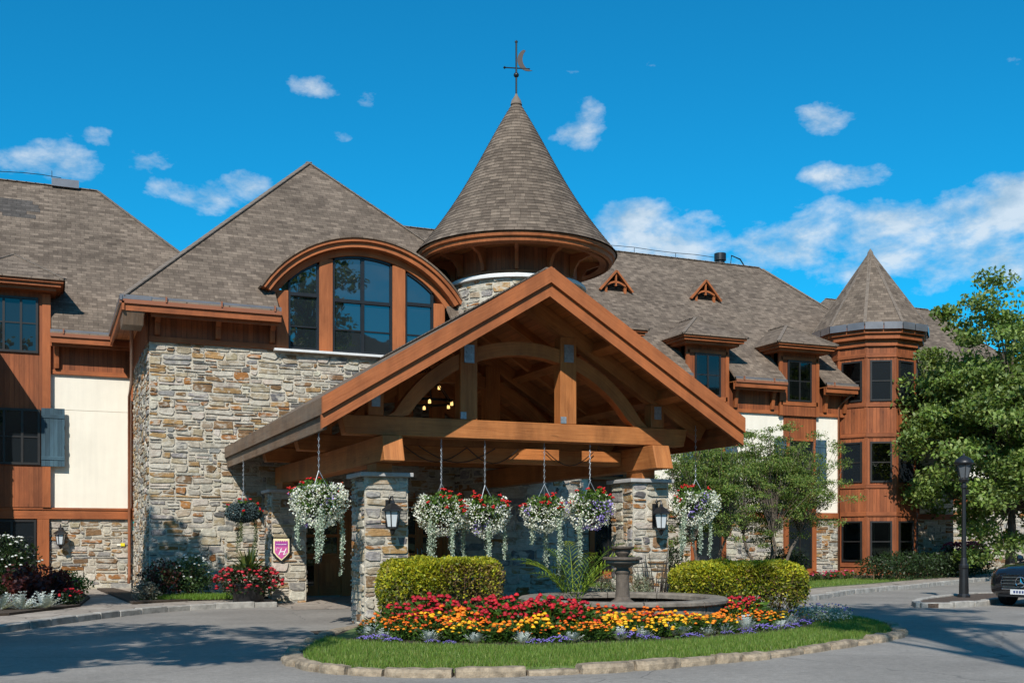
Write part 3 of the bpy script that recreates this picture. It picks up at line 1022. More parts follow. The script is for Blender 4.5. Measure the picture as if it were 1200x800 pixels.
frieze(31.3, 34.7, VW, 6.34, brk=(33.2,))
mb = MB(); mb.tube([(28.9, 34.1, 7.2), (28.75, 34.3, 7.0), (28.62, 34.52, 6.75), (28.62, 34.52, .3)], .045, 8)
hp('downspout', mb, [M['brownmetal']], smooth=True)

# hip end wall of the right wing and the wing beyond it
stone_face((34.6, VW), (34.6, 44.0), -0.1, 7.3, (), 41, cw=.2, ch=.12)
stone_face((34.6, 41.6), (52.0, 41.6), -0.1, 3.3, (), 42, cw=.15, ch=.11)
mb = MB(); mb.box(34.6, 52, 41.6, 41.9, 3.6, 8.2, 0); hp('stucco_panel', mb, [M['stucco']])
mb = MB(); mb.box(34.6, 52, 41.5, 41.9, 3.3, 3.6, 0); hp('belt_trim', mb, [M['trim']])
for u in (37.5, 41.5, 45.5, 49.5):
    mb = MB(); mb.box(u - .8, u + .8, 41.52, 41.8, 3.6, 8.2, 0, 'z', off=False); hp('wood_cladding', mb, [M['clad']])
    window(wallM((u, 41.51, 4.6)), 1.15, 1.6, 2, 2, casing=.09)
mb = MB(); mb.box(34, 52.6, 40.9, 41.6, 8.0, 8.15, 0); hp('eave', mb, [M['trim']])

# ------------------------------------------------------------------ main roofs
def main_slope(u0, ur0, ur1, u1, gaps, zr=5.9):
    """front slope: eave from u0 to u1, ridge from ur0 to ur1, eave strips only where no dormer stands"""
    mb = MB()
    ze = ZE; c = .6
    roof_face(mb, [(u0 + (c if ur0 > u0 else 0), VE + c, ze + c), (u1 - (c if ur1 < u1 else 0), VE + c, ze + c), (ur1, VE + zr, ze + zr), (ur0, VE + zr, ze + zr)], .12)
    for a, b in gaps:
        roof_face(mb, [(a, VE - .04, ze - .04), (b, VE - .04, ze - .04), (b, VE + c, ze + c), (a, VE + c, ze + c)], .10)
    return mb


mb = main_slope(-12, -12, 1.56, 7.46, [(-12, -2.0), (.08, 2.6), (2.6, 6.5)])
roof_face(mb, [(7.46, VE, ZE), (7.46, VE + 11.8, ZE), (1.56, VE + 5.9, ZE + 5.9)], .12)
roof_face(mb, [(-12, VE + 5.9, ZE + 5.9), (1.56, VE + 5.9, ZE + 5.9), (7.46, VE + 11.8, ZE), (-12, VE + 11.8, ZE)], .12)
ridge_cap(mb, (-12, VE + 5.9, ZE + 5.9), (1.56, VE + 5.9, ZE + 5.9), .26, 1)
ridge_cap(mb, (1.56, VE + 5.9, ZE + 5.9), (7.46, VE, ZE), .26, 1)
hp('roof', mb, [M['shingle'], M['cap_shingle']])
# a patch of newer, darker shingles near the left ridge
mb = MB()
for k, (a, b) in enumerate(((-1.9, .55), (-1.75, .9), (-1.5, 1.0), (-2.1, .2), (-1.2, .75))):
    s0 = 5.05 - k * .155
    q = lambda u, s_: (u, VE + s_, ZE + s_ + .022)
    roof_face(mb, [q(a * .5 - .75, s0 - .15), q(b * .5 - .75, s0 - .15), q(b * .5 - .75, s0), q(a * .5 - .75, s0)], .02)
hp('repair_patch', mb, [m_shingle('dark_shingles', (0.085, 0.075, 0.068), (0.06, 0.054, 0.05))])

mb = main_slope(11, 11, 28.7, 34.9, GAPS + [(31.3, 34.3)], 5.9)
RZ = ZE + 5.9
roof_face(mb, [(34.9, VE, ZE), (34.9, VE + 11.8, ZE), (28.9, VE + 5.9, RZ)], .12)
roof_face(mb, [(11, VE + 5.9, RZ), (28.7, VE + 5.9, RZ), (34.9, VE + 11.8, ZE), (11, VE + 11.8, ZE)], .12)
ridge_cap(mb, (11, VE + 5.9, RZ), (28.7, VE + 5.9, RZ), .26, 1)
ridge_cap(mb, (28.7, VE + 5.9, RZ), (34.9, VE, ZE), .26, 1)
hp('roof', mb, [M['shingle'], M['cap_shingle']])

# centre block: hip with its ridge running back
BU0, BU1 = 1.66, 13.6
BC = (BU0 + BU1) / 2; BH = (BU1 - BU0) / 2
AP = (BC, VBE + BH, ZE + BH)
mb = MB()
c = .72
ev = lambda u, s_: (u, VBE + s_, ZE + s_)
AW0, AW1 = 5.52, 10.34
roof_face(mb, [ev(BU0 + 2.4, 2.4), ev(BU1 - 2.4, 2.4), AP], .12)
roof_face(mb, [ev(BU0 - .03, -.03), ev(AW0, -.03), ev(AW0, 2.4), ev(BU0 + 2.4, 2.4)], .12)
roof_face(mb, [ev(AW1, -.03), ev(BU1, -.03), ev(BU1 - 2.4, 2.4), ev(AW1, 2.4)], .12)
roof_face(mb, [(BU0, VBE, ZE), AP, (BC, 46, AP[2]), (BU0, 46, ZE)], .12)
roof_face(mb, [(BU1, VBE, ZE), (BU1, 46, ZE), (BC, 46, AP[2]), AP], .12)
for k in range(24):
    ua, ub = AW0 + (AW1 - AW0) * k / 24, AW0 + (AW1 - AW0) * (k + 1) / 24
    zz = lambda u: 6.38 + math.sqrt(max(0, 3.33 ** 2 - min(3.3, abs(u - 7.93)) ** 2)) - ZE - .02
    roof_face(mb, [ev(ua, min(2.4, zz(ua))), ev(ub, min(2.4, zz(ub))), ev(ub, 2.41), ev(ua, 2.41)], .12)
ridge_cap(mb, (BU0, VBE, ZE), AP, .3, 1); ridge_cap(mb, (BU1, VBE, ZE), AP, .3, 1); ridge_cap(mb, AP, (BC, 46, AP[2]), .3, 1)
hp('roof', mb, [M['shingle'], M['cap_shingle']])
frieze(2.36, AW0 + .06, VB, 6.60, brk=(2.55, 4.05, 5.45), vf=.7)
frieze(AW1 - .06, 13.2, VB, 6.60, brk=(), vf=.7)
# boxed end of the eave where it turns the corner
mb = MB()
mb.box(BU0, BU0 + .06, VBE - .05, 33.9, ZE - .34, ZE - .12, 0)
mb.box(BU0 + .06, 2.36, VBE + .06, 33.9, ZE - .15, ZE - .12, 1, 'y', off=False)
mb.box(BU0 + .0, 2.36, VBE, VBE + .06, ZE - .34, ZE - .12, 0)
mb.prism([(VBE + .02, ZE - .34), (VBE + .16, ZE - .66), (VBE + .95, ZE - .66), (VBE + 1.25, ZE - .34), (VBE + 1.25, ZE - .15), (VBE + .02, ZE - .15)], BU0 + .03, BU0 + .52, 'yz', 2)
mb.box(2.30, 2.42, VB + .02, 34.5, 6.6, ZE - .16, 3, 'z', off=False)
hp('eave', mb, [M['trim'], M['soffit'], M['weathered'], M['clad']])
mb = MB(); mb.box(BU0 - .05, BU0 + .01, VBE - .08, 33.8, ZE - .10, ZE + .02, 0); mb.box(BU0 - .05, 2.36, VBE - .05, VBE - .005, ZE - .17, ZE - .07, 1); mb.box(BU0 - .05, 2.36, VBE - .05, VBE - .02, ZE - .068, ZE + .04, 0)
hp('gutter', mb, [M['metal'], M['brownmetal']])

# block beyond the left edge
mb = MB()
L0, L1 = -13.0, -1.70; LC = (L0 + L1) / 2; LH = (L1 - L0) / 2; LF = VL - .55
roof_face(mb, [(L0, LF, ZE), (L1, LF, ZE), (LC, LF + LH, ZE + LH)], .12)
roof_face(mb, [(L1, LF, ZE), (L1, 44, ZE), (LC, 44, ZE + LH), (LC, LF + LH, ZE + LH)], .12)
roof_face(mb, [(L0, LF, ZE), (LC, LF + LH, ZE + LH), (LC, 44, ZE + LH), (L0, 44, ZE)], .12)
hp('roof', mb, [M['shingle'], M['cap_shingle']])
mb = MB(); mb.box(-10, -1.75, LF + .02, VL, ZE - .3, ZE - .1, 0); mb.box(-2.3, -1.75, VL, 34.4, ZE - .3, ZE - .1, 0); mb.box(-10, -2.28, VL, VL + .2, 6.6, ZE - .1, 0); mb.box(-2.5, -2.28, VL, 34.5, 6.6, ZE - .1, 0)
hp('eave', mb, [M['trim']])

# far wing roof, seen past the corner turret
mb = MB()
F0, F1, FV, FZ = 33.0, 51.0, 40.9, 8.2
roof_face(mb, [(F0, FV, FZ), (F1, FV, FZ), (45.0, FV + 6, FZ + 6.1), (38.0, FV + 6, FZ + 6.1)], .12)
roof_face(mb, [(F1, FV, FZ), (F1, FV + 12, FZ), (45.0, FV + 6, FZ + 6.1)], .12)
roof_face(mb, [(F0, FV, FZ), (38.0, FV + 6, FZ + 6.1), (F0, FV + 12, FZ)], .12)
ridge_cap(mb, (38, FV + 6, FZ + 6.1), (45, FV + 6, FZ + 6.1), .26, 1); ridge_cap(mb, (45, FV + 6, FZ + 6.1), (F1, FV, FZ), .26, 1)
hp('roof', mb, [M['shingle'], M['cap_shingle']])

# small louvred roof vents
for uc, vf in ((24.45, 37.75), (20.35, 37.75)):
    v = bpy.data.objects.new('roof_vent', None); COL.objects.link(v); v.parent = hotel
    z0 = ZE + (vf - VE) - .1
    mb = MB()
    hw, hh = .72, .85
    roof_face(mb, [(uc - hw, vf - .18, z0 + .05), (uc, vf - .18, z0 + hh), (uc, vf + 1.0, z0 + hh), (uc - hw, vf + .35, z0 + .05)], .05)
    roof_face(mb, [(uc + hw, vf - .18, z0 + .05), (uc + hw, vf + .35, z0 + .05), (uc, vf + 1.0, z0 + hh), (uc, vf - .18, z0 + hh)], .05)
    mb.build('vent_roof', [M['shingle']], v)
    mb = MB()
    for sx in (-1, 1):
        mb.beam((uc + sx * hw, vf - .2, z0 + .0), (uc, vf - .2, z0 + hh - .06), .07, .13, (0, -1, 0), 0)
    mb.box(uc - .03, uc + .03, vf - .2, vf - .12, z0 + .2, z0 + hh - .1, 0)
    for sx in (-1, 1): mb.box(uc + sx * .42 - .05, uc + sx * .42 + .05, vf - .16, vf + .3, z0 - .1, z0 + .3, 0)
    pts = [Vector((uc - .42 + .84 * k / 8, vf - .17, z0 + .22 + .14 * math.sin(PI * k / 8))) for k in range(9)]
    for a, b in zip(pts, pts[1:]): mb.beam(a, b, .06, .07, (0, 0, 1), 0)
    mb.build('vent_frame', [M['fascia']], v)
    mb = MB()
    mb.box(uc - .4, uc + .4, vf - .02, vf + .3, z0 - .1, z0 + .36, 0)
    for k in range(4): mb.beam((uc - .38, vf - .06, z0 + .0 + k * .08), (uc + .38, vf - .06, z0 + .0 + k * .08), .09, .015, (0, -.5, 1), 1)
    mb.build('louvre', [M['black'], M['winframe']], v)

# ridge hardware
mb = MB(); mb.box(.1, .95, VE + 5.72, VE + 6.1, ZE + 5.86, ZE + 6.12, 0); mb.box(.1, .12, VE + 5.9, VE + 5.92, ZE + 6.1, ZE + 6.4, 1)
hp('ridge_vent', mb, [M['metal'], M['black']])
mb = MB(); mb.lathe([(.0, .55), (.26, .5), (.26, .2), (.2, .18), (.2, -.3)], (26.9, VE + 6.2, RZ), 16); mb.tube([(27.3, VE + 6, RZ), (27.35, VE + 6, RZ + .42), (27.8, VE + 6, RZ + .3), (28.0, VE + 6, RZ + .05)], .03, 6)
hp('roof_exhaust', mb, [M['black']])
mb = MB()
mb.tube([(-3.2 + k * .6, VE + 5.9, RZ + .28 - .05 * math.sin(k)) for k in range(7)], .012, 5); mb.tube([(-3.2, VE + 5.9, RZ), (-3.2, VE + 5.9, RZ + .3)], .012, 5)
mb.tube([(18.5 + k * 1.0, VE + 5.95, RZ + .24 + .02 * math.sin(k * 2)) for k in range(9)], .012, 5)
for k in range(0, 9, 2): mb.tube([(18.5 + k, VE + 5.95, RZ), (18.5 + k, VE + 5.95, RZ + .24)], .012, 5)
hp('lightning_cable', mb, [M['black']])

# ------------------------------------------------------------------ arched window over the entrance
aw = bpy.data.objects.new('arched_window', None); COL.objects.link(aw); aw.parent = hotel
AC, AZ, AR = 7.93, 6.38, 2.92
vf = VB - .10
arcz = lambda x, r: AZ + math.sqrt(max(0, r * r - (x - AC) ** 2))


def arc_band(mb, r0, r1, x0, x1, y0, y1, n=28, mat=0):
    for k in range(n):
        xa = x0 + (x1 - x0) * k / n; xb = x0 + (x1 - x0) * (k + 1) / n
        def pt(x, r, y):
            t = math.asin(max(-1, min(1, (x - AC) / AR)))
            return (AC + r * math.sin(t), y, AZ + r * math.cos(t))
        f = [pt(xa, r0, y0), pt(xb, r0, y0), pt(xb, r1, y0), pt(xa, r1, y0)]
        b = [pt(xa, r0, y1), pt(xb, r0, y1), pt(xb, r1, y1), pt(xa, r1, y1)]
        uv = [(xa, r0), (xb, r0), (xb, r1), (xa, r1)]
        mb.poly(f, uv, mat); mb.poly(b[::-1], uv[::-1], mat)
        mb.poly([b[0], b[1], f[1], f[0]], [(xa, y1), (xb, y1), (xb, y0), (xa, y0)], mat)
        mb.poly([f[3], f[2], b[2], b[3]], [(xa, y0), (xb, y0), (xb, y1), (xa, y1)], mat)
        if k == 0: mb.poly([f[0], f[3], b[3], b[0]], [(0, 0), (1, 0), (1, .2), (0, .2)], mat)
        if k == n - 1: mb.poly([f[1], b[1], b[2], f[2]], [(0, 0), (1, 0), (1, .2), (0, .2)], mat)


OPN = [(5.89, 6.72), (7.09, 8.77), (9.14, 9.97)]
posts = [(5.56, 5.89), (6.72, 7.09), (8.77, 9.14), (9.97, 10.30)]
mb = MB()
for a, b in posts:
    zt = max(arcz(a, AR), arcz(b, AR)) + .06
    zt = min(arcz(a, AR), arcz(b, AR)) + .10
    mb.box(a, b, vf, vf + .35, 6.62, zt, 0, 'z')
arc_band(mb, AR, AR + .17, 5.54, 10.32, vf - .02, vf + .34)
mb.build('timber_surround', [M['fascia']], aw, bevel=.012)
mb = MB()
arc_band(mb, AR + .172, AR + .31, 5.50, 10.36, vf - .26, vf + .3, mat=0)
arc_band(mb, AR + .312, AR + .40, 5.48, 10.38, vf - .34, vf + .3, mat=0)
mb.build('arched_fascia', [M['fascia']], aw)
mb = MB()
arc_band(mb, AR + .402, AR + .45, 5.46, 10.40, vf - .38, 31.2, mat=0)
mb.build('arched_roof', [M['shingle']], aw)
mb = MB()
mb.box(5.60, 5.66, vf + .36, 31.0, 6.6, 8.66, 0, 'z', off=False); mb.box(10.20, 10.26, vf + .36, 31.0, 6.6, 8.66, 0, 'z', off=False)
mb.build('side_wall', [M['clad']], aw)
mb = MB(); mb.box(5.5, 10.4, vf - .10, vf + .2, 6.56, 6.62, 0); mb.build('sill', [M['sill']], aw)
for a, b in OPN:
    fr, pn = MB(), MB()
    n = 14
    xs = [a + (b - a) * k / n for k in range(n + 1)]
    yp = vf + .10
    pn.poly([(a, yp, 6.62)] + [(b, yp, 6.62)] + [(x, yp, arcz(x, AR)) for x in xs[::-1]])
    fr.box(a, a + .06, vf + .04, yp + .02, 6.62, arcz(a, AR), 0); fr.box(b - .06, b, vf + .04, yp + .02, 6.62, arcz(b, AR), 0)
    fr.box(a + .06, b - .06, vf + .04, yp + .02, 6.62, 6.70, 0)
    for xa, xb in zip(xs, xs[1:]):
        za, zb = arcz(xa, AR), arcz(xb, AR)
        fr.poly([(xa, vf + .04, za - .07), (xb, vf + .04, zb - .07), (xb, vf + .04, zb), (xa, vf + .04, za)])
        fr.poly([(xa, vf + .04, za - .07), (xa, yp, za - .07), (xb, yp, zb - .07), (xb, vf + .04, zb - .07)])
    mids = [(a + b) / 2] if b - a > 1.2 else []
    for x in mids: fr.box(x - .045, x + .045, vf + .04, yp + .01, 6.70, arcz(x, AR) - .05, 0)
    zt = 8.05 if b - a > 1.2 else 8.12
    fr.box(a + .06, b - .06, vf + .03, yp + .005, zt - .045, zt + .045, 0)
    fr.box(a + .06, b - .06, vf + .06, yp + .008, 7.26 - .018, 7.26 + .018, 0)
    fr.build('window_frame', [M['black']], aw); pn.build('pane', [M['rglass']], aw)

# ------------------------------------------------------------------ round tower
tw = bpy.data.objects.new('round_tower', None); COL.objects.link(tw); tw.parent = hotel
TC = Vector((12.53, 29.2, 0)); TR = 1.90
mb = MB()
A0, A1 = R(-215), R(35)
stones(mb, TR * (A1 - A0), 8.72 + .1, lambda a, b, d: Vector((TC.x + (TR + d) * math.cos(A0 + a / TR), TC.y + (TR + d) * math.sin(A0 + a / TR), b - .1)), (), 51, cw=.13, ch=.10, depth=.05, big=1.15, mortar_seg=400, grey=.45)
mb.build('stone_drum', SM, tw)
mb = MB()
mb.lathe([(0, 8.83), (TR + .10, 8.83), (TR + .13, 8.79), (TR + .13, 8.72), (0, 8.72)], TC, 48); mb.build('stone_cap', [M['sill']], tw)
mb = MB(); mb.lathe([(1.76, 8.83), (1.76, 9.62)], TC, 48, 0); mb.lathe([(1.82, 8.83), (1.82, 8.96), (1.76, 8.96)], TC, 48, 1)
mb.build('wood_drum', [M['clad'], M['trim']], tw)
mb = MB()
mb.lathe([(1.7, 9.60), (2.62, 9.60)], TC, 56, 0)
mb.lathe([(2.50, 9.57), (2.62, 9.57), (2.62, 9.52), (2.70, 9.46), (2.78, 9.50), (2.80, 9.60), (2.86, 9.62), (2.88, 9.72), (2.8, 9.74)], TC, 64, 1)
mb.lathe([(2.42, 9.60), (2.42, 9.50), (2.62, 9.48)], TC, 56, 1)
mb.build('eave_ring', [M['soffit'], M['fascia']], tw)
for k in range(12):
    a = R(-90 - 23 + 30 * k)
    mb = MB(); mb.M = Matrix.Translation(TC) @ Matrix.Rotation(a + PI / 2, 4, 'Z')
    mb.prism([(-1.77, 8.97), (-1.88, 8.97), (-1.92, 9.18), (-2.05, 9.38), (-2.42, 9.50), (-2.42, 9.595), (-1.77, 9.595)], -.05, .05, 'yz', 0)
    mb.build('bracket', [M['trim']], tw)
mb = MB()
NC, CR, CZ0, CZ1 = 44, 2.90, 9.74, 14.36
for k in range(NC):
    t0, t1 = k / NC, (k + 1) / NC
    fl = lambda t: CR * (1 - t) * (1 - .10 * math.sin(PI * t)) + .02
    r0, r1 = fl(t0) + .014, fl(t1)
    z0, z1 = CZ0 + (CZ1 - CZ0) * t0, CZ0 + (CZ1 - CZ0) * t1
    rm = (r0 + r1) / 2; n = 64; ro = rng.uniform(0, 3)
    nb = max(3, round(2 * PI * rm / .27)); sc = nb * .27 / (2 * PI)
    for j in range(n):
        a, b = 2 * PI * j / n, 2 * PI * (j + 1) / n
        P = lambda r, t, z: (TC.x + r * math.cos(t), TC.y + r * math.sin(t), z)
        mb.poly([P(r0, a, z0), P(r0, b, z0), P(r1, b, z1), P(r1, a, z1)],
                [(a * sc + ro, k * .13 + .004), (b * sc + ro, k * .13 + .004), (b * sc + ro, k * .13 + .126), (a * sc + ro, k * .13 + .126)])
        mb.poly([P(r0 - .03, a, z0), P(r0 - .03, b, z0), P(r0, b, z0), P(r0, a, z0)], [(a * sc + ro, k * .13)] * 4)
mb.build('cone_roof', [M['shingle']], tw)
mb = MB(); mb.lathe([(.17, 14.18), (.14, 14.30), (.05, 14.44), (.03, 14.5), (0, 14.5)], TC, 16); mb.build('roof_finial', [M['cap_shingle']], tw, smooth=True)

# ------------------------------------------------------------------ corner turret on the right wing
tu = bpy.data.objects.new('corner_turret', None); COL.objects.link(tu); tu.parent = hotel
UC = Vector((30.6, 35.0, 0)); UR = 1.83
toc = Vector((-UC.x, -UC.y, 0)).normalized(); rgt = Vector((-toc.y, toc.x, 0))
if rgt.x < 0: rgt = -rgt
angs = [R(-41 + 36 * k) for k in range(10)]
tv = lambda r, k, z: UC + (toc * math.cos(angs[k % 10]) + rgt * math.sin(angs[k % 10])) * r + Vector((0, 0, z))
body, trims = MB(), MB()
for k in range(10):
    a, b = tv(UR, k, 0), tv(UR, k + 1, 0)
    ex = (b - a).normalized(); w = (b - a).length
    nrm = Vector((ex.y, -ex.x, 0))
    if nrm.dot(a + b - UC * 2) < 0: ex = -ex; a, b = b, a; nrm = -nrm
    T = Matrix((ex, -nrm, Vector((0, 0, 1)))).transposed().to_4x4(); T.translation = a
    body.M = T; trims.M = T
    body.box(0, w, 0, .1, 0.0, 9.4, 0, 'z', off=False)
    for z in (2.55, 5.62, 8.72): trims.box(-.01, w + .01, -.05, .0, z - .10, z + .06, 0)
    for z in (.55, 3.62, 6.78): trims.box(-.01, w + .01, -.045, .0, z - .08, z + .06, 0)
    for x0, x1 in ((-.02, .11), (w - .11, w + .02)): trims.box(x0 * .6 if x0 < 0 else x0 + (x1 - x0) * .4, x1 * .6 if x0 < 0 else x1, -.022, 0, .2, 9.3, 0)
    vis = nrm.dot(toc) > -.35
    if vis:
        for z0 in (.68, 3.76, 6.92):
            fr = MB(); fr.M = T @ Matrix.Translation((w / 2, 0, z0))
            win_mesh(fr, w - .30, 1.58, 1, 2, [.78], 0, curtain=rng.choice([1, 1, 2]) if z0 < 3 or rng.random() < .45 else 0); fr.build('window', WM, tu)
body.build('wood_cladding', [M['clad']], tu)
trims.build('window_trim', [M['clad']], tu)
mb = MB()
for r0, z0, r1, z1, m in ((UR, 9.3, 2.1, 9.3, 1), (2.1, 9.3, 2.1, 9.46, 0), (2.1, 9.46, 2.2, 9.5, 0), (2.2, 9.5, 2.2, 9.72, 0), (UR + .1, 9.05, UR + .1, 9.3, 0), (UR, 9.05, UR + .1, 9.05, 0)):
    for k in range(10): mb.poly([tv(r0, k, z0), tv(r0, k + 1, z0), tv(r1, k + 1, z1), tv(r1, k, z1)], [(k, 0), (k + 1, 0), (k + 1, .2), (k, .2)], m)
mb.build('eave_ring', [M['trim'], M['soffit']], tu)
mb = MB()
for k in range(10):
    for q in range(2):
        f0, f1 = q / 2 + .012, (q + 1) / 2 - .012
        a0_, a1_ = tv(2.32, k, 9.64).lerp(tv(2.32, k + 1, 9.64), f0), tv(2.32, k, 9.64).lerp(tv(2.32, k + 1, 9.64), f1)
        b0_, b1_ = a0_ + Vector((0, 0, .27)), a1_ + Vector((0, 0, .27))
        mb.poly([a0_, a1_, b1_, b0_], None, 0)
    mb.poly([tv(2.23, k, 9.66), tv(2.23, k + 1, 9.66), tv(2.23, k + 1, 9.92), tv(2.23, k, 9.92)], None, 1)
    mb.poly([tv(2.0, k, 9.66), tv(2.0, k + 1, 9.66), tv(2.25, k + 1, 9.66), tv(2.25, k, 9.66)], None, 1)
mb.build('gutter', [M['metal'], M['brownmetal']], tu)
mb = MB()
apx = UC + Vector((0, 0, 13.22))
for k in range(10):
    roof_face(mb, [tv(2.30, k, 9.90), tv(2.30, k + 1, 9.90), apx], .05)
    ridge_cap(mb, tv(2.30, k, 9.90), apx - Vector((0, 0, .05)), .20, 1)
mb.build('turret_roof', [M['shingle'], M['cap_shingle']], tu)
mb = MB(); mb.lathe([(.14, 12.98), (.10, 13.15), (0, 13.3)], UC, 10); mb.build('roof_finial', [M['cap_shingle']], tu)

# ------------------------------------------------------------------ entrance doors under the portico
DV = VB + .38
mb = MB()
mb.box(5.91, 10.46, VB + .35, VB + .6, 2.48, 2.85, 0); mb.box(5.85, 5.98, VB - .02, VB + .5, 0, 2.85, 0, 'z'); mb.box(10.38, 10.5, VB - .02, VB + .5, 0, 2.85, 0, 'z')
mb.box(5.85, 10.5, VB - .02, VB + .1, 2.72, 2.86, 0)
for x in (5.98, 7.43, 7.60, 9.0, 10.2): mb.box(x, x + .17, DV - .06, DV + .1, 0, 2.48, 0, 'z')
hp('door_surround', mb, [M['timber']])
for i, (x0, x1) in enumerate(((6.15, 6.79), (6.79, 7.43), (7.77, 8.38), (8.38, 9.0), (9.17, 9.68), (9.68, 10.2))):
    mb, pn = MB(), MB()
    w = x1 - x0 - .01
    mb.M = wallM((x0 + .005, DV, 0)); pn.M = mb.M
    st = .11
    mb.box(0, st, -.03, .03, .02, 2.46, 0, 'z'); mb.box(w - st, w, -.03, .03, .02, 2.46, 0, 'z')
    for z0, z1 in ((.02, .30), (1.02, 1.18), (1.62, 1.70), (2.34, 2.46)): mb.box(st, w - st, -.03, .03, z0, z1, 0, 'x')
    solid = i in (1,)
    if solid:
        mb.box(st, w - st, -.01, .02, .3, 1.02, 0, 'z'); mb.box(st + .08, w - st - .08, -.025, -.01, .4, .92, 0, 'z')
    pn.box(st, w - st, -.004, .004, .30 if not solid else 1.18, 2.34, 0)
    d = mb.build('entrance_door', [M['timber']], hotel)
    pn.build('pane', [M['dglass']], d)
    hb = MB(); hb.M = mb.M; xh = w - .06 if i % 2 == 0 else .06
    hb.tube([(xh, -.03, .95), (xh, -.085, .98), (xh, -.085, 1.28), (xh, -.03, 1.31)], .013, 6); hb.build('handle', [M['steel']], d)

# ------------------------------------------------------------------ entrance portico
port = empty('entrance_portico', (8.47, 23.5, 0), 0, 'heavy timber gabled entrance canopy standing on square rubble stone pillars', 'portico')
PORG = Vector((8.47, 23.5, 0))


def pp(name, mb, mats, parent=None, **kw):
    o = mb.build(name, mats, parent or port, **kw)
    if parent is None: o.location = -PORG
    return o


PC, PF, PB = 8.47, 18.15, 29.15       # ridge u, front v, back v
PZ, PS, PH = 6.53, 0.611, 4.22        # ridge height, slope, half width
top = lambda u: PZ - PS * abs(u - PC)


def pillar(u0, u1, v0, v1, seed):
    mb = MB()
    for q, (a, b) in enumerate((((u0, v0), (u1, v0)), ((u0, v1), (u0, v0)), ((u1, v0), (u1, v1)), ((u1, v1), (u0, v1)))):
        stone_wall(mb, a, b, -0.1, 2.72, (), seed + q, cw=.10, ch=.078, depth=.040)
    p = pp('pillar', mb, SM)
    mb = MB(); mb.box(u0 - .09, u1 + .09, v0 - .09, v1 + .09, 2.72, 2.80, 0)
    c = mb.build('pillar_cap', [M['cap']], p, bevel=.012)
    return p


pillar(5.30, 6.12, 19.35, 20.25, 60)
pillar(10.87, 11.69, 19.35, 20.25, 70)
pillar(5.05, 5.90, 27.0, 27.9, 80)
TM = [M['timber']]
BV = .012
# side beams on the pillars, their cut ends standing out past the front
for uc, vend in ((5.70, 29.0), (11.28, 28.2)):
    mb = MB()
    mb.prism([(18.78, 2.98), (18.95, 3.45), (vend, 3.45), (vend, 2.98)], uc - .19, uc + .19, 'yz', 0)
    pp('side_beam', mb, TM, bevel=BV)
    mb = MB(); mb.box(uc - .15, uc + .15, 19.45, 20.1, 2.80, 2.98, 0, 'x'); pp('bearing_block', mb, TM)
mb = MB(); mb.box(5.33, 5.63, 27.1, 27.8, 2.8, 2.98, 0, 'x'); pp('bearing_block', mb, TM)
mb = MB(); mb.box(5.89, 11.09, 20.25, 20.55, 3.10, 3.40, 0, 'x'); pp('cross_beam', mb, TM, bevel=BV)


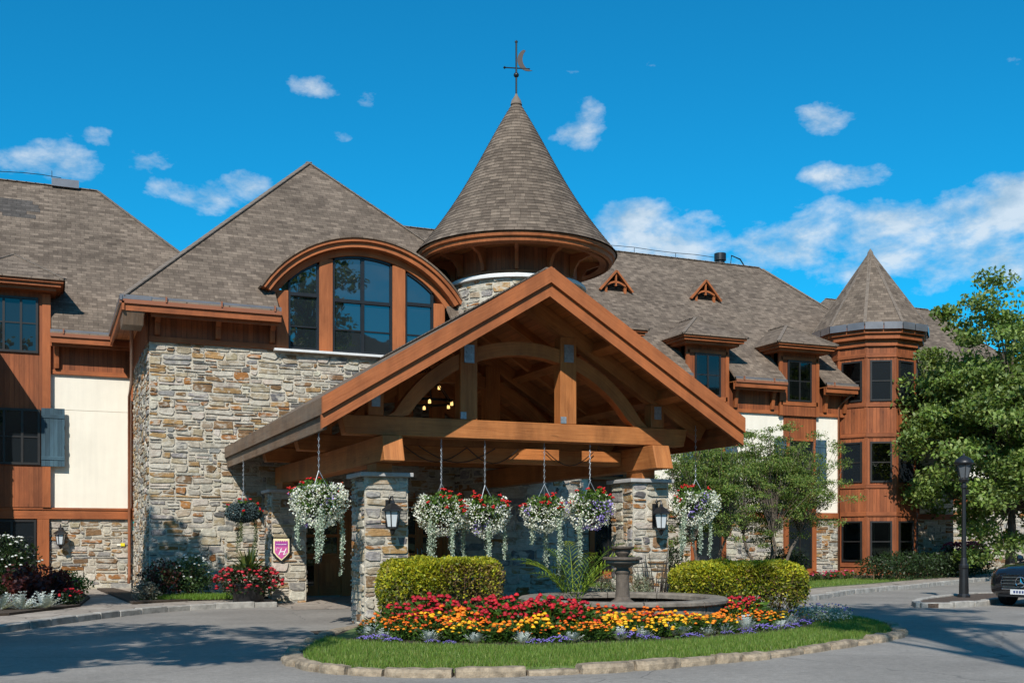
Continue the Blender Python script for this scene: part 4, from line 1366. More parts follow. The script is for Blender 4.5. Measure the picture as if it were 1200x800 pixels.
def truss(v, front):
    w = .17
    mb = MB()
    mb.prism([(4.82, 3.80), (4.98, 3.475), (11.72, 3.475), (11.90, 3.62), (11.90, 3.82), (11.6, 3.82), (4.9, 3.82)] if 0 else [(4.84, 3.83), (4.93, 3.475), (12.02, 3.475), (12.11, 3.83)], v - w, v + w, 'xz', 0)
    pp('tie_beam', mb, TM, bevel=BV)
    for uc in (7.31, 9.40):
        mb = MB(); mb.box(uc - .175, uc + .175, v - w + .02, v + w - .02, 3.83, top(uc) - .42, 0, 'z'); p = pp('king_post', mb, TM, bevel=BV)
        if front:
            mb = MB()
            zt = top(uc) - .72
            mb.box(uc - .10, uc + .10, v - w - .005, v - w + .02, zt - .20, zt + .14, 0)
            for i in (-1, 1):
                for z in (-.13, 0, .09): mb.lathe([(0, .03), (.016, .025), (.016, 0)], (0, 0, 0), 6) if 0 else mb.box(uc + i * .05 - .013, uc + i * .05 + .013, v - w - .018, v - w, zt + z - .013, zt + z + .013, 0)
            mb.build('connector_plate', [M['steel']], p)
            mb = MB(); mb.box(uc - .175, uc - .06, v - w - .004, v - w + .02, 3.84, 3.97, 0); mb.build('connector_plate', [M['steel']], p)
    for uc in (5.50, 11.42):
        mb = MB(); mb.box(uc - .15, uc + .15, v - w + .03, v + w - .03, 3.83, top(uc) - .42, 0, 'z'); p = pp('side_post', mb, TM, bevel=BV)
        if front:
            zt = top(uc) - .60
            mb = MB(); mb.box(uc - .08, uc + .08, v - w + .02, v - w + .045, zt - .12, zt + .14, 0); mb.build('connector_plate', [M['steel']], p)
    # arched brace in three lengths between the posts
    R1, R0 = 3.06, 2.80; cz = 5.38 - R1
    for x0, x1 in ((5.72, 7.13), (7.49, 9.22), (9.58, 11.2)):
        mb = MB(); n = 10
        outl = []
        for k in range(n + 1):
            x = x0 + (x1 - x0) * k / n; outl.append((x, cz + math.sqrt(max(.1, R0 ** 2 - min(abs(x - PC), R0 - .05) ** 2))))
        for k in range(n, -1, -1):
            x = x0 + (x1 - x0) * k / n; outl.append((x, cz + math.sqrt(max(.1, R1 ** 2 - min(abs(x - PC), R1 - .05) ** 2))))
        outl = [(a, max(3.84, b)) for a, b in outl]
        # quads along the arc so that the wood grain follows it
        for k in range(n):
            a, b, c_, d_ = outl[k], outl[k + 1], outl[2 * n - k], outl[2 * n + 1 - k]
            for y, rev in ((v - w + .05, 0), (v + w - .05, 1)):
                P = [(a[0], y, a[1]), (b[0], y, b[1]), (c_[0], y, c_[1]), (d_[0], y, d_[1])]
                mb.poly(P[::-1] if rev else P, [(a[0], 0), (b[0], 0), (b[0], .26), (a[0], .26)] if not rev else [(a[0], .26), (b[0], .26), (b[0], 0), (a[0], 0)])
            mb.poly([(a[0], v + w - .05, a[1]), (b[0], v + w - .05, b[1]), (b[0], v - w + .05, b[1]), (a[0], v - w + .05, a[1])], [(a[0], 0), (b[0], 0), (b[0], .2), (a[0], .2)])
            mb.poly([(d_[0], v - w + .05, d_[1]), (c_[0], v - w + .05, c_[1]), (c_[0], v + w - .05, c_[1]), (d_[0], v + w - .05, d_[1])], [(a[0], 0), (b[0], 0), (b[0], .2), (a[0], .2)])
        pp('arched_brace', mb, TM)
    for sx in (-1, 1):
        mb = MB()
        a = (PC, v, PZ - .31); b = (PC + sx * 4.05, v, top(PC + 4.05) - .31)
        mb.beam(a, b, .26, .30, (0, 0, 1)); pp('principal_rafter', mb, TM, bevel=BV)


truss(19.45, True)
truss(23.4, False)
truss(27.2, False)
# purlins and rafter tails under the boards
for sx in (-1, 1):
    for du in (1.55, 3.0):
        u = PC + sx * du
        mb = MB(); mb.beam((u, PF + .25, top(u) - .26), (u, PB - .1, top(u) - .26), .2, .22, (sx * .5, 0, 1)); pp('purlin', mb, TM)
mb = MB(); mb.beam((PC, PF + .2, PZ - .30), (PC, PB, PZ - .30), .2, .3); pp('ridge_beam', mb, TM)
for sx in (-1, 1):
    for v in (20.9, 22.4, 24.5, 26.0, 28.2):
        mb = MB()
        a = Vector((PC + sx * .2, v, top(PC + .2) - .22)); b = Vector((PC + sx * 4.0, v, top(PC + 4.0) - .22))
        mb.beam(a, b, .13, .18, (0, 0, 1)); pp('rafter', mb, TM)
# roof skin
mb = MB(); sk = MB()
for sx in (-1, 1):
    e = PC + sx * PH
    roof_face(mb, [(PC, PF, PZ), (PC, PB, PZ), (e, PB, PZ - PS * PH), (e, PF, PZ - PS * PH)], .05)
    q = .051
    L_ = math.hypot(PH, PS * PH)
    sk.poly([(PC, PF + .12, PZ - q), (PC, PB, PZ - q), (e - sx * .06, PB, PZ - PS * (PH - .06) - q), (e - sx * .06, PF + .12, PZ - PS * (PH - .06) - q)], [(PF, 0), (PB, 0), (PB, L_), (PF, L_)])
    lo = .13
    sk.poly([(e - sx * .06, PF + .12, PZ - PS * (PH - .06) - lo), (e - sx * .06, PB, PZ - PS * (PH - .06) - lo), (PC, PB, PZ - lo), (PC, PF + .12, PZ - lo)], [(PF, L_), (PB, L_), (PB, 0), (PF, 0)])
ridge_cap(mb, (PC, PF, PZ), (PC, PB, PZ), .3, 1)
pp('roof', mb, [M['shingle'], M['cap_shingle']])
pp('ceiling_boards', sk, [M['soffit']])
for sx in (-1, 1):
    e = PC + sx * (PH + .02)
    ze = PZ - PS * (PH + .02)
    for (v0, v1, t0, t1, m, nm) in ((PF - .045, PF + .02, -.035, .255, 'fascia', 'barge_board'), (PF + .02, PF + .10, .26, .50, 'fascia', 'barge_board')):
        mb = MB()
        pts = [(PC, PZ - t0), (e, ze - t0), (e, ze - t1), (PC, PZ - t1)]
        Lr = math.hypot(e - PC, PZ - ze)
        uv = [(0, 0), (Lr, 0), (Lr, t1 - t0), (0, t1 - t0)]
        F_ = [(a, v0, b) for a, b in pts]; B_ = [(a, v1, b) for a, b in pts]
        mb.poly(F_ if sx < 0 else F_[::-1], uv if sx < 0 else uv[::-1]); mb.poly(B_[::-1] if sx < 0 else B_, uv[::-1] if sx < 0 else uv)
        for i in range(4):
            j = (i + 1) % 4
            mb.poly([F_[i], F_[j], B_[j], B_[i]], [(0, 0), (Lr, 0), (Lr, .06), (0, .06)])
        pp(nm, mb, [M[m]])
    mb = MB()
    x0, x1 = (e - .05, e) if sx > 0 else (e, e + .05)
    mb.box(x0, x1, PF + .03, PB, ze - .255, ze + .03, 0, 'y'); mb.box(x0 - sx * .06, x1 - sx * .06, PF + .10, PB, ze - .50, ze - .257, 0, 'y')
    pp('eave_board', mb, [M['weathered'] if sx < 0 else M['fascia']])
# flashing strip where the left eave meets the stone, and drooping cables of a light string
for a, b in ((6.3, 7.6), (7.6, 8.7), (6.6, 8.2), (9.3, 10.4)):
    mb = MB(); mb.tube([(a + (b - a) * k / 8, 20.18, 3.38 - .30 * math.sin(PI * k / 8)) for k in range(9)], .010, 5)
    pp('cable', mb, [M['black']])

# ------------------------------------------------------------------ chandelier
ch = empty('chandelier', (8.25, 24.6, 4.78), 0, 'dark iron ring chandelier with lit warm lamps hanging inside the canopy', 'chandelier')
mb = MB(); mb.lathe([(.62, .0), (.66, 0), (.66, .06), (.62, .06), (.62, 0)], (0, 0, 0), 28); mb.lathe([(.30, .42), (.33, .42), (.33, .47), (.30, .47), (.3, .42)], (0, 0, 0), 20)
for k in range(6):
    a = 2 * PI * k / 6
    mb.tube([(.64 * math.cos(a), .64 * math.sin(a), .05), (.32 * math.cos(a), .32 * math.sin(a), .45), (0, 0, .95)], .012, 5)
mb.build('ring_frame', [M['black']], ch)
mb = MB(); mb.tube([(0, 0, .9), (0, 0, 1.5)], .014, 6); mb.build('hanging_chain', [M['black']], ch)
for k in range(10):
    a = 2 * PI * (k % 6) / 6 + .3; rr = .64 if k < 6 else .31; zz = -.02 if k < 6 else .40
    if k >= 6: a = 2 * PI * k / 4
    mb = MB(); mb.lathe([(.015, .05), (.032, .02), (.036, -.045), (.03, -.05), (0, -.05)], (rr * math.cos(a), rr * math.sin(a), zz), 10)
    mb.build('lamp_shade', [M['lamp']], ch)

# ------------------------------------------------------------------ wall lanterns
def wall_lantern(loc, label):
    t = empty('wall_lantern', loc, 0, label, 'wall lantern', 'black wall lanterns'); t.scale = (1.15, 1.15, 1.12)
    mb = MB(); mb.box(-.055, .055, -.025, 0, -.02, .40, 0); mb.tube([(0, -.02, .34), (0, -.10, .44), (0, -.20, .45), (0, -.235, .38)], .016, 6); mb.lathe([(0, .50), (.012, .46), (.03, .42), (.0, .40)], (0, -.06, 0), 8)
    mb.build('bracket', [M['black']], t)
    mb = MB(); mb.lathe([(0, .40), (.03, .38), (.04, .34), (.10, .30), (.175, .235), (.18, .215), (.0, .215)], (0, -.22, 0), 6); mb.build('lantern_roof', [M['black']], t)
    mb = MB(); mb.lathe([(.118, .21), (.078, -.04)], (0, -.22, 0), 6); mb.build('glass', [M['frost']], t)
    mb = MB()
    for k in range(6):
        a = PI / 3 * k
        mb.tube([(.124 * math.cos(a), -.22 + .124 * math.sin(a), .21), (.084 * math.cos(a), -.22 + .084 * math.sin(a), -.05)], .010, 4)
    mb.lathe([(0, -.04), (.095, -.04), (.095, -.065), (.05, -.09), (.03, -.15), (.012, -.17), (0, -.18)], (0, -.22, 0), 8)
    mb.build('cage', [M['black']], t)


wall_lantern((5.74, 19.31, 1.85), 'black wall lantern on the front left stone pillar beside the clipped hedge')
wall_lantern((11.35, 19.31, 1.85), 'black wall lantern on the right stone pillar behind the fountain')
wall_lantern((.33, VW - .04, 1.47), 'small black lantern on the low stone wall under the cream stucco')

# yellow sticker plate on the stones
mb = MB(); mb.box(1.98, 2.10, VW - .06, VW - .045, 1.36, 1.45, 0); mb.box(1.88, 1.98, VW - .059, VW - .045, 1.37, 1.44, 1)
tag(mb.build('notice_plate', [m_plain('yellow_plate', (.75, .62, .02), .5, .03), M['stucco']]), 'tiny yellow and white plate fixed to the left stone wall', 'plate')

# shield sign on the rear pillar
sg = empty('shield_sign', (5.27, 26.945, 1.0), 0, 'pink shield sign with cream edge and script H on a stone pillar', 'sign')
def shield(w, h, tip): return [(-w / 2, h), (-w / 2, tip), (-w * .30, tip * .52), (0, 0), (w * .30, tip * .52), (w / 2, tip), (w / 2, h)]
mb = MB(); mb.prism(shield(.47, .62, .23), -.02, .0, 'xz'); mb.build('backing', [M['black']], sg)
mb = MB(); mb.prism([(a, b + .045) for a, b in shield(.39, .54, .20)], -.028, -.02, 'xz'); mb.build('border', [m_plain('cream_paint', (.80, .68, .42), .5, .03)], sg)
mb = MB(); mb.prism([(a, b + .08) for a, b in shield(.32, .44, .17)], -.034, -.028, 'xz'); mb.build('field', [m_plain('pink_paint', (.52, .10, .30), .5, .08, 12)], sg)
mb = MB()
for k in range(6): mb.box(-.15 + k * .053, -.15 + k * .053 + .032, -.037, -.034, .49, .53, 0)
mb.box(-.155, .155, -.037, -.034, .40, .49, 0)
mb.build('band', [m_plain('purple_paint', (.30, .05, .27), .5, .08, 12)], sg)
mb = MB()
for k in range(7): mb.box(-.125 + k * .036, -.125 + k * .036 + .026, -.040, -.037, .437, .452, 0)
mb.build('lettering', [m_plain('white_paint', (.82, .78, .8), .5, .02)], sg)
fc = bpy.data.curves.new('initial', 'FONT'); fc.body = 'H'; fc.size = .24; fc.shear = .42; fc.extrude = .002; fc.align_x = 'CENTER'
fo = bpy.data.objects.new('initial', fc); COL.objects.link(fo); fo.parent = sg; fo.location = (-.01, -.037, .185); fo.rotation_euler = (R(90), 0, 0)
fc.materials.append(bpy.data.materials['white_paint'])
bpy.context.view_layer.update()
me_ = bpy.data.meshes.new_from_object(fo.evaluated_get(bpy.context.evaluated_depsgraph_get()))
io = bpy.data.objects.new('initial_letter', me_); COL.objects.link(io); io.parent = sg; io.location = fo.location; io.rotation_euler = fo.rotation_euler
bpy.data.objects.remove(fo)
mb = MB()
mb.tube([(-.115, -.038, .30), (-.13, -.038, .335), (-.10, -.038, .362), (-.05, -.038, .345)], .006, 5)
mb.tube([(.06, -.038, .195), (.10, -.038, .20), (.125, -.038, .235)], .006, 5)
mb.build('flourish', [bpy.data.materials['white_paint']], sg)

# ------------------------------------------------------------------ weathervane
wv = empty('weathervane', (TC.x, TC.y, 14.45), 0, 'iron weathervane with a copper crescent moon on the round tower tip', 'weathervane')
mb = MB(); mb.tube([(0, 0, 0), (0, 0, 1.55)], .028, 8); mb.lathe([(0, 1.62), (.045, 1.58), (.045, 1.55), (0, 1.52)], (0, 0, 0), 10); mb.build('rod', [M['black']], wv)
mb = MB(); mb.lathe([(0, .68), (.06, .65), (.085, .60), (.06, .55), (0, .52)], (0, 0, 0), 14); mb.build('ball', [M['black']], wv, smooth=True)
wdir = Vector((math.cos(R(-23)), math.sin(R(-23)), 0))
mb = MB(); mb.tube([wdir * -.33 + Vector((0, 0, .82)), wdir * .40 + Vector((0, 0, .78))], .018, 6)
p = wdir * -.34 + Vector((0, 0, .82)); mb.lathe([(0, .05), (.045, .0), (0, -.05)], tuple(p), 8)
mb.build('pointer', [M['black']], wv)
mb = MB(); mb.M = Matrix.Rotation(R(-23), 4, 'Z')
outl = []
for k in range(13):
    a = R(118 + 165 * k / 12); outl.append((.36 + .33 * math.cos(a), 1.04 + .33 * math.sin(a)))
for k in range(13):
    a = R(270 - 138 * k / 12); outl.append((.47 + .29 * math.cos(a), 1.06 + .33 * math.sin(a)))
mb.prism(outl, -.012, .012, 'xz'); mb.build('crescent_moon', [m_plain('copper', (.022, .011, .009), .6, .2, 9)], wv)

# ------------------------------------------------------------------ flower island in the drive
isl = smooth_loop([(3.35, 15.6), (2.92, 14.2), (3.05, 12.85), (4.1, 11.95), (5.5, 11.62), (7.0, 11.70), (8.8, 12.1), (10.7, 12.85), (12.35, 13.65), (13.3, 14.5), (14.3, 16.3), (14.3, 18.3), (13.2, 19.1), (9.5, 18.9), (6.4, 19.2), (5.0, 18.75), (4.2, 17.4)], 8)
IC = Vector((8.4, 15.8, 0))


def inset(loop, d):
    out = []
    for x, y in loop:
        v = Vector((x, y, 0)) - IC; l = v.length
        out.append(tuple((IC + v * max(.05, 1 - d / l))[:2]))
    return out


mb = MB()
lv = [(0.16, .03), (.20, .07), (0.9, .10), (2.0, .11), (4.0, .12)]
loops = [[(x, y, z) for x, y in inset(isl, d)] for d, z in lv]
for a, b in zip(loops, loops[1:]):
    for i in range(len(isl)):
        j = (i + 1) % len(isl); mb.poly([a[i], a[j], b[j], b[i]])
mb.poly(loops[-1])
tag(mb.build('island_ground', M['lawn'], smooth=True), kind='structure')


def inside(p, loop):
    x, y = p; c = False; j = len(loop) - 1
    for i in range(len(loop)):
        xi, yi = loop[i]; xj, yj = loop[j]
        if (yi > y) != (yj > y) and x < (xj - xi) * (y - yi) / (yj - yi) + xi: c = not c
        j = i
    return c


def gz(x, y):
    """height of the island's surface"""
    v = Vector((x, y, 0)) - IC
    best = 9
    d = min(math.hypot(x - a, y - b) for a, b in isl)
    zs = [(.16, .03), (.20, .07), (.9, .10), (2.0, .11), (4.0, .12)]
    if d <= zs[0][0]: return zs[0][1]
    for (d0, z0), (d1, z1) in zip(zs, zs[1:]):
        if d <= d1: return z0 + (z1 - z0) * (d - d0) / (d1 - d0)
    return .12


# kerb stones, one by one round the island
acc = [Vector((x, y, 0)) for x, y in isl] + [Vector((isl[0][0], isl[0][1], 0))]
Ls = [0]
for a, b in zip(acc, acc[1:]): Ls.append(Ls[-1] + (b - a).length)


def along(s_):
    s_ = s_ % Ls[-1]
    for i in range(len(Ls) - 1):
        if s_ <= Ls[i + 1]: return acc[i].lerp(acc[i + 1], (s_ - Ls[i]) / max(1e-6, Ls[i + 1] - Ls[i]))


s_ = 0.0
while s_ < Ls[-1] - .25:
    e = s_ + rng.uniform(.42, .85)
    if Ls[-1] - e < .3: e = Ls[-1]
    a, b = along(s_ + .015), along(e - .015)
    if (a - b).length > .1:
        mb = MB(); n = 5
        d = (b - a); L = d.length; d.normalize(); nr = Vector((-d.y, d.x, 0))
        w = rng.uniform(.19, .30); h = rng.uniform(.06, .115)
        prev = None
        for k in range(n + 1):
            t = k / n
            e_ = (1 - abs(2 * t - 1) ** 6 * .35)
            c_ = a.lerp(b, t)
            ww = w * e_ * rng.uniform(.93, 1.05); hh = h * (.9 + .1 * e_) * rng.uniform(.92, 1.06)
            sec = [c_ + nr * (-ww * .55) + Vector((0, 0, -.05)), c_ + nr * (-ww * .52) + Vector((0, 0, hh * .6)), c_ + nr * (-ww * .38) + Vector((0, 0, hh)),
                   c_ + nr * (ww * .35) + Vector((0, 0, hh * rng.uniform(.95, 1.05))), c_ + nr * (ww * .48) + Vector((0, 0, hh * .7)), c_ + nr * (ww * .5) + Vector((0, 0, -.05))]
            sec = [p - a for p in sec]
            if prev:
                for q in range(5): mb.poly([prev[q], sec[q], sec[q + 1], prev[q + 1]])
            else: mb.poly(sec[::-1])
            prev = sec
        mb.poly(prev)
        o = mb.build('kerb_stone', [M['kerb']]); o.location = a
        tag(o, 'rough tan stone in the low kerb round the island lawn', 'kerb stone', 'kerb stones round the flower island')
    s_ = e


# ------------------------------------------------------------------ grass
def grass(name, pts, h, cols, w=.012, label=None, kind='stuff'):
    n = len(pts)
    P = np.asarray(pts, float)
    a = nrg.uniform(0, 2 * PI, n); hh = h * nrg.uniform(.5, 1.25, n)
    lean = nrg.uniform(0, .65, n) * hh; la = nrg.uniform(0, 2 * PI, n)
    V = np.empty((n, 3, 3))
    dx, dy = np.cos(a) * w * .5, np.sin(a) * w * .5
    V[:, 0] = P + np.stack([dx, dy, np.zeros(n)], 1); V[:, 1] = P - np.stack([dx, dy, np.zeros(n)], 1)
    V[:, 2] = P + np.stack([np.cos(la) * lean, np.sin(la) * lean, hh], 1)
    me = bpy.data.meshes.new(name)
    me.vertices.add(n * 3); me.vertices.foreach_set('co', V.reshape(-1))
    me.loops.add(n * 3); me.loops.foreach_set('vertex_index', np.arange(n * 3, dtype=np.int32))
    me.polygons.add(n); me.polygons.foreach_set('loop_start', np.arange(0, n * 3, 3, dtype=np.int32))
    me.materials.append(M['leaf'])
    ca = me.color_attributes.new('Col', 'FLOAT_COLOR', 'POINT')
    cc = np.ones((n, 3, 4)); cc[:, :, :3] = pick(n, cols, .3)[:, None, :]
    ca.data.foreach_set('color', cc.reshape(-1)); me.update(calc_edges=True)
    o = bpy.data.objects.new(name, me); COL.objects.link(o)
    return tag(o, label, 'grass' if label else None, None, kind)


GR = [(.125, .215, .030), (.165, .26, .04), (.085, .165, .022), (.22, .26, .07)]
bed_front = smooth_loop([(3.9, 17.6), (3.95, 16.0), (4.35, 14.9), (5.2, 14.1), (6.3, 13.62), (7.6, 13.55), (9.0, 13.72), (10.4, 14.15), (11.6, 14.75), (12.4, 15.6)], 8, False)
bed = bed_front + [(13.4, 17.0), (13.6, 18.4), (11, 18.6), (9, 18.6), (6, 18.9), (4.6, 18.3)]
gp = []
ins = inset(isl, .17)
while len(gp) < 70000:
    x, y = rng.uniform(2.8, 14.4), rng.uniform(11.5, 19.3)
    if y > 17.5 and rng.random() > .3: continue
    if not inside((x, y), ins) or inside((x, y), bed): continue
    gp.append((x, y, gz(x, y) - .01))
grass('grass', gp, .075, GR, .013, 'short mown green grass on the flower island in the drive')
mb = MB(); zb = []
mb.poly([(x, y, gz(x, y) + .015) for x, y in bed])
tag(mb.build('soil_bed', M['soil']), kind='structure')
gp = [(x, y, .12) for x, y in ((rng.uniform(15.3, 28), rng.uniform(24, 33)) for _ in range(60000)) if inside((x, y), rb_front + [(45, 41), (34, 34.6), (15.3, 34.6)]) and not (x > 16 and y > 31.2 - .0)]
grass('grass', gp[:30000], .07, GR, .016, 'mown grass verge along the right hand pavement by the stone base')
gp = [(rng.uniform(2.0, 4.2), rng.uniform(26.9, 28.0), .13) for _ in range(5000)]
grass('grass', gp, .12, [(.10, .20, .02), (.15, .24, .03)], .016, 'little patch of bright grass under the stone block wall')

# ------------------------------------------------------------------ fountain
FX, FY = 9.20, 16.75
ft = empty('fountain', (FX, FY, .22), 0, 'round stone fountain with a low coped basin and two weathered bowls', 'fountain')
mb = MB()
BR = 1.74
for k in range(16):
    a0, a1 = 2 * PI * k / 16 + .012, 2 * PI * (k + 1) / 16 - .012
    mb.lathe([(BR - .22, -.2), (BR, -.2), (BR, .26), (BR - .22, .26)], (0, 0, 0), 4, 0, a0, a1)
    for a in (a0, a1): mb.poly([(r * math.cos(a), r * math.sin(a), z) for r, z in ((BR - .22, -.2), (BR, -.2), (BR, .26), (BR - .22, .26))])
mb.lathe([(BR - .03, -.2), (BR - .03, .255)], (0, 0, 0), 48, 1)
mb.build('basin_wall', [M['concrete'], M['soil']], ft)
for k in range(10):
    a0, a1 = 2 * PI * k / 10 + .006, 2 * PI * (k + 1) / 10 - .006
    mb = MB(); prof = [(BR - .26, .262), (BR + .04, .262), (BR + .075, .29), (BR + .075, .335), (BR + .04, .362), (BR - .24, .358), (BR - .26, .33), (BR - .26, .262)]
    mb.lathe(prof, (0, 0, 0), 7, 0, a0, a1)
    for a in (a0, a1): mb.poly([(r * math.cos(a), r * math.sin(a), z) for r, z in prof[:-1]])
    mb.build('coping_stone', [M['concrete']], ft)
mb = MB(); mb.lathe([(0, .17), (BR - .2, .17)], (0, 0, 0), 40)
wm, g, b = base_mat('pool_water'); b.inputs['Base Color'].default_value = (.012, .018, .012, 1); b.inputs['Roughness'].default_value = .06; g.put(b.inputs['Normal'], g.bump(g.noise(coords(g), 8, 3), .15, .02))
mb.build('water', [wm], ft)
mb = MB(); mb.lathe([(0, -.1), (.24, -.1), (.24, .24), (.20, .28), (.15, .31), (.125, .36), (.118, .55), (.115, .74), (.14, .79), (.11, .83), (.09, .90), (0, .90)], (0, 0, 0), 24, 0); mb.build('pedestal', [M['darkstone']], ft, smooth=False)
mb = MB(); mb.lathe([(.10, .86), (.16, .895), (.25, .925), (.295, .955), (.30, .985), (.28, .99)], (0, 0, 0), 32, 1)
mb.lathe([(.28, .99), (.345, 1.005), (.35, 1.035), (.33, 1.05), (.26, 1.03), (.12, .98), (0, .97)], (0, 0, 0), 32, 0); mb.build('lower_bowl', [M['darkstone'], M['concrete']], ft)
mb = MB(); mb.lathe([(.08, .95), (.065, 1.02), (.09, 1.06), (.135, 1.12), (.14, 1.17), (.20, 1.20), (.21, 1.225), (.19, 1.235), (.12, 1.21), (0, 1.21)], (0, 0, 0), 24, 0); mb.build('upper_bowl', [M['darkstone']], ft)

# ------------------------------------------------------------------ hedges
def hedge(name, x0, x1, y0, y1, h, label, side_bare=0.0, n=26000, rz=0.0):
    cx, cy = (x0 + x1) / 2, (y0 + y1) / 2
    t = empty(name, (cx, cy, gz(cx, cy)), rz, label, 'hedge')
    lx, ly = (x1 - x0) / 2, (y1 - y0) / 2
    # leaves on a rounded box shell, uneven
    f = nrg.uniform(-1, 1, (n, 3))
    ax = nrg.choice(3, n, p=[.2, .42, .38])
    sg_ = nrg.choice([-1, 1], n)
    f[np.arange(n), ax] = sg_
    f[ax == 2, 2] = 1
    pos = f * np.array([lx, ly, h / 2])
    # round edges
    rr = np.abs(f) ** 5
    k = (rr.sum(1)) ** (-1 / 5.0)
    pos = f * np.clip(k, 0, 1)[:, None] * np.array([lx, ly, h / 2])
    nz = np.sin(pos[:, 0] * 5.1 + 1) * np.cos(pos[:, 1] * 4.3) * np.sin(pos[:, 2] * 6.2 + 2) + np.sin(pos[:, 0] * 11 + pos[:, 2] * 9) * .5
    dep = nrg.uniform(0, 1, n) ** 2 * .20 - nz * .05
    out = f / np.linalg.norm(f, axis=1, keepdims=True)
    pos = pos - out * dep[:, None] + nrg.normal(size=(n, 3)) * .015
    pos[:, 2] += h / 2
    keep = pos[:, 2] > .02
    zrel = pos[:, 2] / h
    # sparse lower sides where twigs show
    bare = (ax != 2) & (nrg.uniform(0, 1, n) < np.clip((.74 - zrel) * 1.3 + side_bare * (f[:, 0] > .0) * .5, 0, .88)) & (nz < .5)
    keep &= ~bare
    pos = pos[keep]; zrel = zrel[keep]; o_ = out[keep]
    m = len(pos)
    c = pick(m, [(.38, .36, .020), (.30, .32, .02), (.44, .39, .03), (.19, .24, .02)], .25)
    c *= (1 + .28 * np.sin(pos[:, 0] * 3.7 + 1) * np.cos(pos[:, 2] * 4.9 + pos[:, 1] * 3))[:, None]
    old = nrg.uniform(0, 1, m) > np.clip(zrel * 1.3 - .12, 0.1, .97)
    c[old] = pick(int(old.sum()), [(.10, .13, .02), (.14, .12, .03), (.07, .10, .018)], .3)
    dry = (pos[:, 0] / lx > .05 + .25 * np.sin(pos[:, 2] * 5)) & (zrel < .93) & (o_[:, 2] < .75) & (nrg.uniform(0, 1, m) < .15 + .42 * (side_bare > .5))
    c[dry] = pick(int(dry.sum()), [(.20, .13, .045), (.15, .10, .03), (.24, .19, .06)], .25)
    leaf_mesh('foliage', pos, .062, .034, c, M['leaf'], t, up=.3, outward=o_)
    # stray shoots on top
    mb = MB()
    for _ in range(260):
        x, y = rng.uniform(-.93, .93) * lx, rng.uniform(-.9, .9) * ly
        z = rng.uniform(.05, .5)
        p = Vector((x * .9, y * .9, z)); d = Vector((x * .4 + rng.uniform(-.3, .3), y * .6 + rng.uniform(-.3, .3), rng.uniform(.4, 1.0))).normalized()
        L = rng.uniform(.35, .75)
        q = p + d * L; q.z = min(q.z, h - .08); q.x = max(-lx + .05, min(lx - .05, q.x)); q.y = max(-ly + .05, min(ly - .05, q.y))
        mb.tube([p, (p + q) / 2 + Vector((rng.uniform(-.05, .05), rng.uniform(-.05, .05), 0)), q], [.008, .006, .003], 4, cap=False)
    for k in range(9):
        x = -lx + 2 * lx * (k + .5) / 9
        mb.tube([(x, rng.uniform(-.2, .2), -.05), (x + rng.uniform(-.1, .1), rng.uniform(-.2, .2), h * .6)], [.025, .01], 5)
    mb.build('branches', [M['twig']], t)
    return t


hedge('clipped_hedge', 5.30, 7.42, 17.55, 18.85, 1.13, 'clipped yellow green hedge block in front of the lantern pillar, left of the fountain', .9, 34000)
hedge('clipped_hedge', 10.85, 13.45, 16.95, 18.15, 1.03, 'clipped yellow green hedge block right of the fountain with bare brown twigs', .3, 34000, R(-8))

# ------------------------------------------------------------------ bedding flowers
def blooms(mb_like, centres, r, cols, squash=.75, nseg=6):
    """little domed flower heads as real geometry, appended to lists"""
    for c, col in zip(centres, cols):
        c = Vector(c); k0 = rng.uniform(0, 1)
        ring1 = [c + Vector((r * math.cos(2 * PI * (k + k0) / nseg), r * math.sin(2 * PI * (k + k0) / nseg), 0)) for k in range(nseg)]
        ring2 = [c + Vector((r * .62 * math.cos(2 * PI * (k + k0 + .5) / nseg), r * .62 * math.sin(2 * PI * (k + k0 + .5) / nseg), r * squash * .75)) for k in range(nseg)]
        topv = c + Vector((0, 0, r * squash))
        lowv = c - Vector((0, 0, r * .5))
        for k in range(nseg):
            k2 = (k + 1) % nseg
            v = rng.uniform(.85, 1.12)
            cc = tuple(min(.95, x * v) for x in col)
            mb_like.poly([ring1[k], ring1[k2], ring2[k]], None, 1, cc); mb_like.poly([ring1[k2], ring2[k2], ring2[k]], None, 1, cc)
            mb_like.poly([ring2[k], ring2[k2], topv], None, 1, tuple(x * .9 for x in cc)); mb_like.poly([lowv, ring1[k2], ring1[k]], None, 1, tuple(x * .7 for x in cc))


def leaves_into(mb, n, fn, L, W, cols, mat=0):
    for _ in range(n):
        c, d = fn()
        c = Vector(c); d = Vector(d).normalized()
        t = d.cross(Vector((rng.uniform(-1, 1), rng.uniform(-1, 1), rng.uniform(.2, 1)))).normalized()
        l = L * rng.uniform(.7, 1.25); w = W * rng.uniform(.75, 1.2)
        col = rng.choice(cols); k = rng.uniform(.75, 1.25); col = tuple(min(.9, x * k) for x in col)
        mb.poly([c, c + d * l * .45 + t * w * .5, c + d * l, c + d * l * .45 - t * w * .5], None, mat, col)


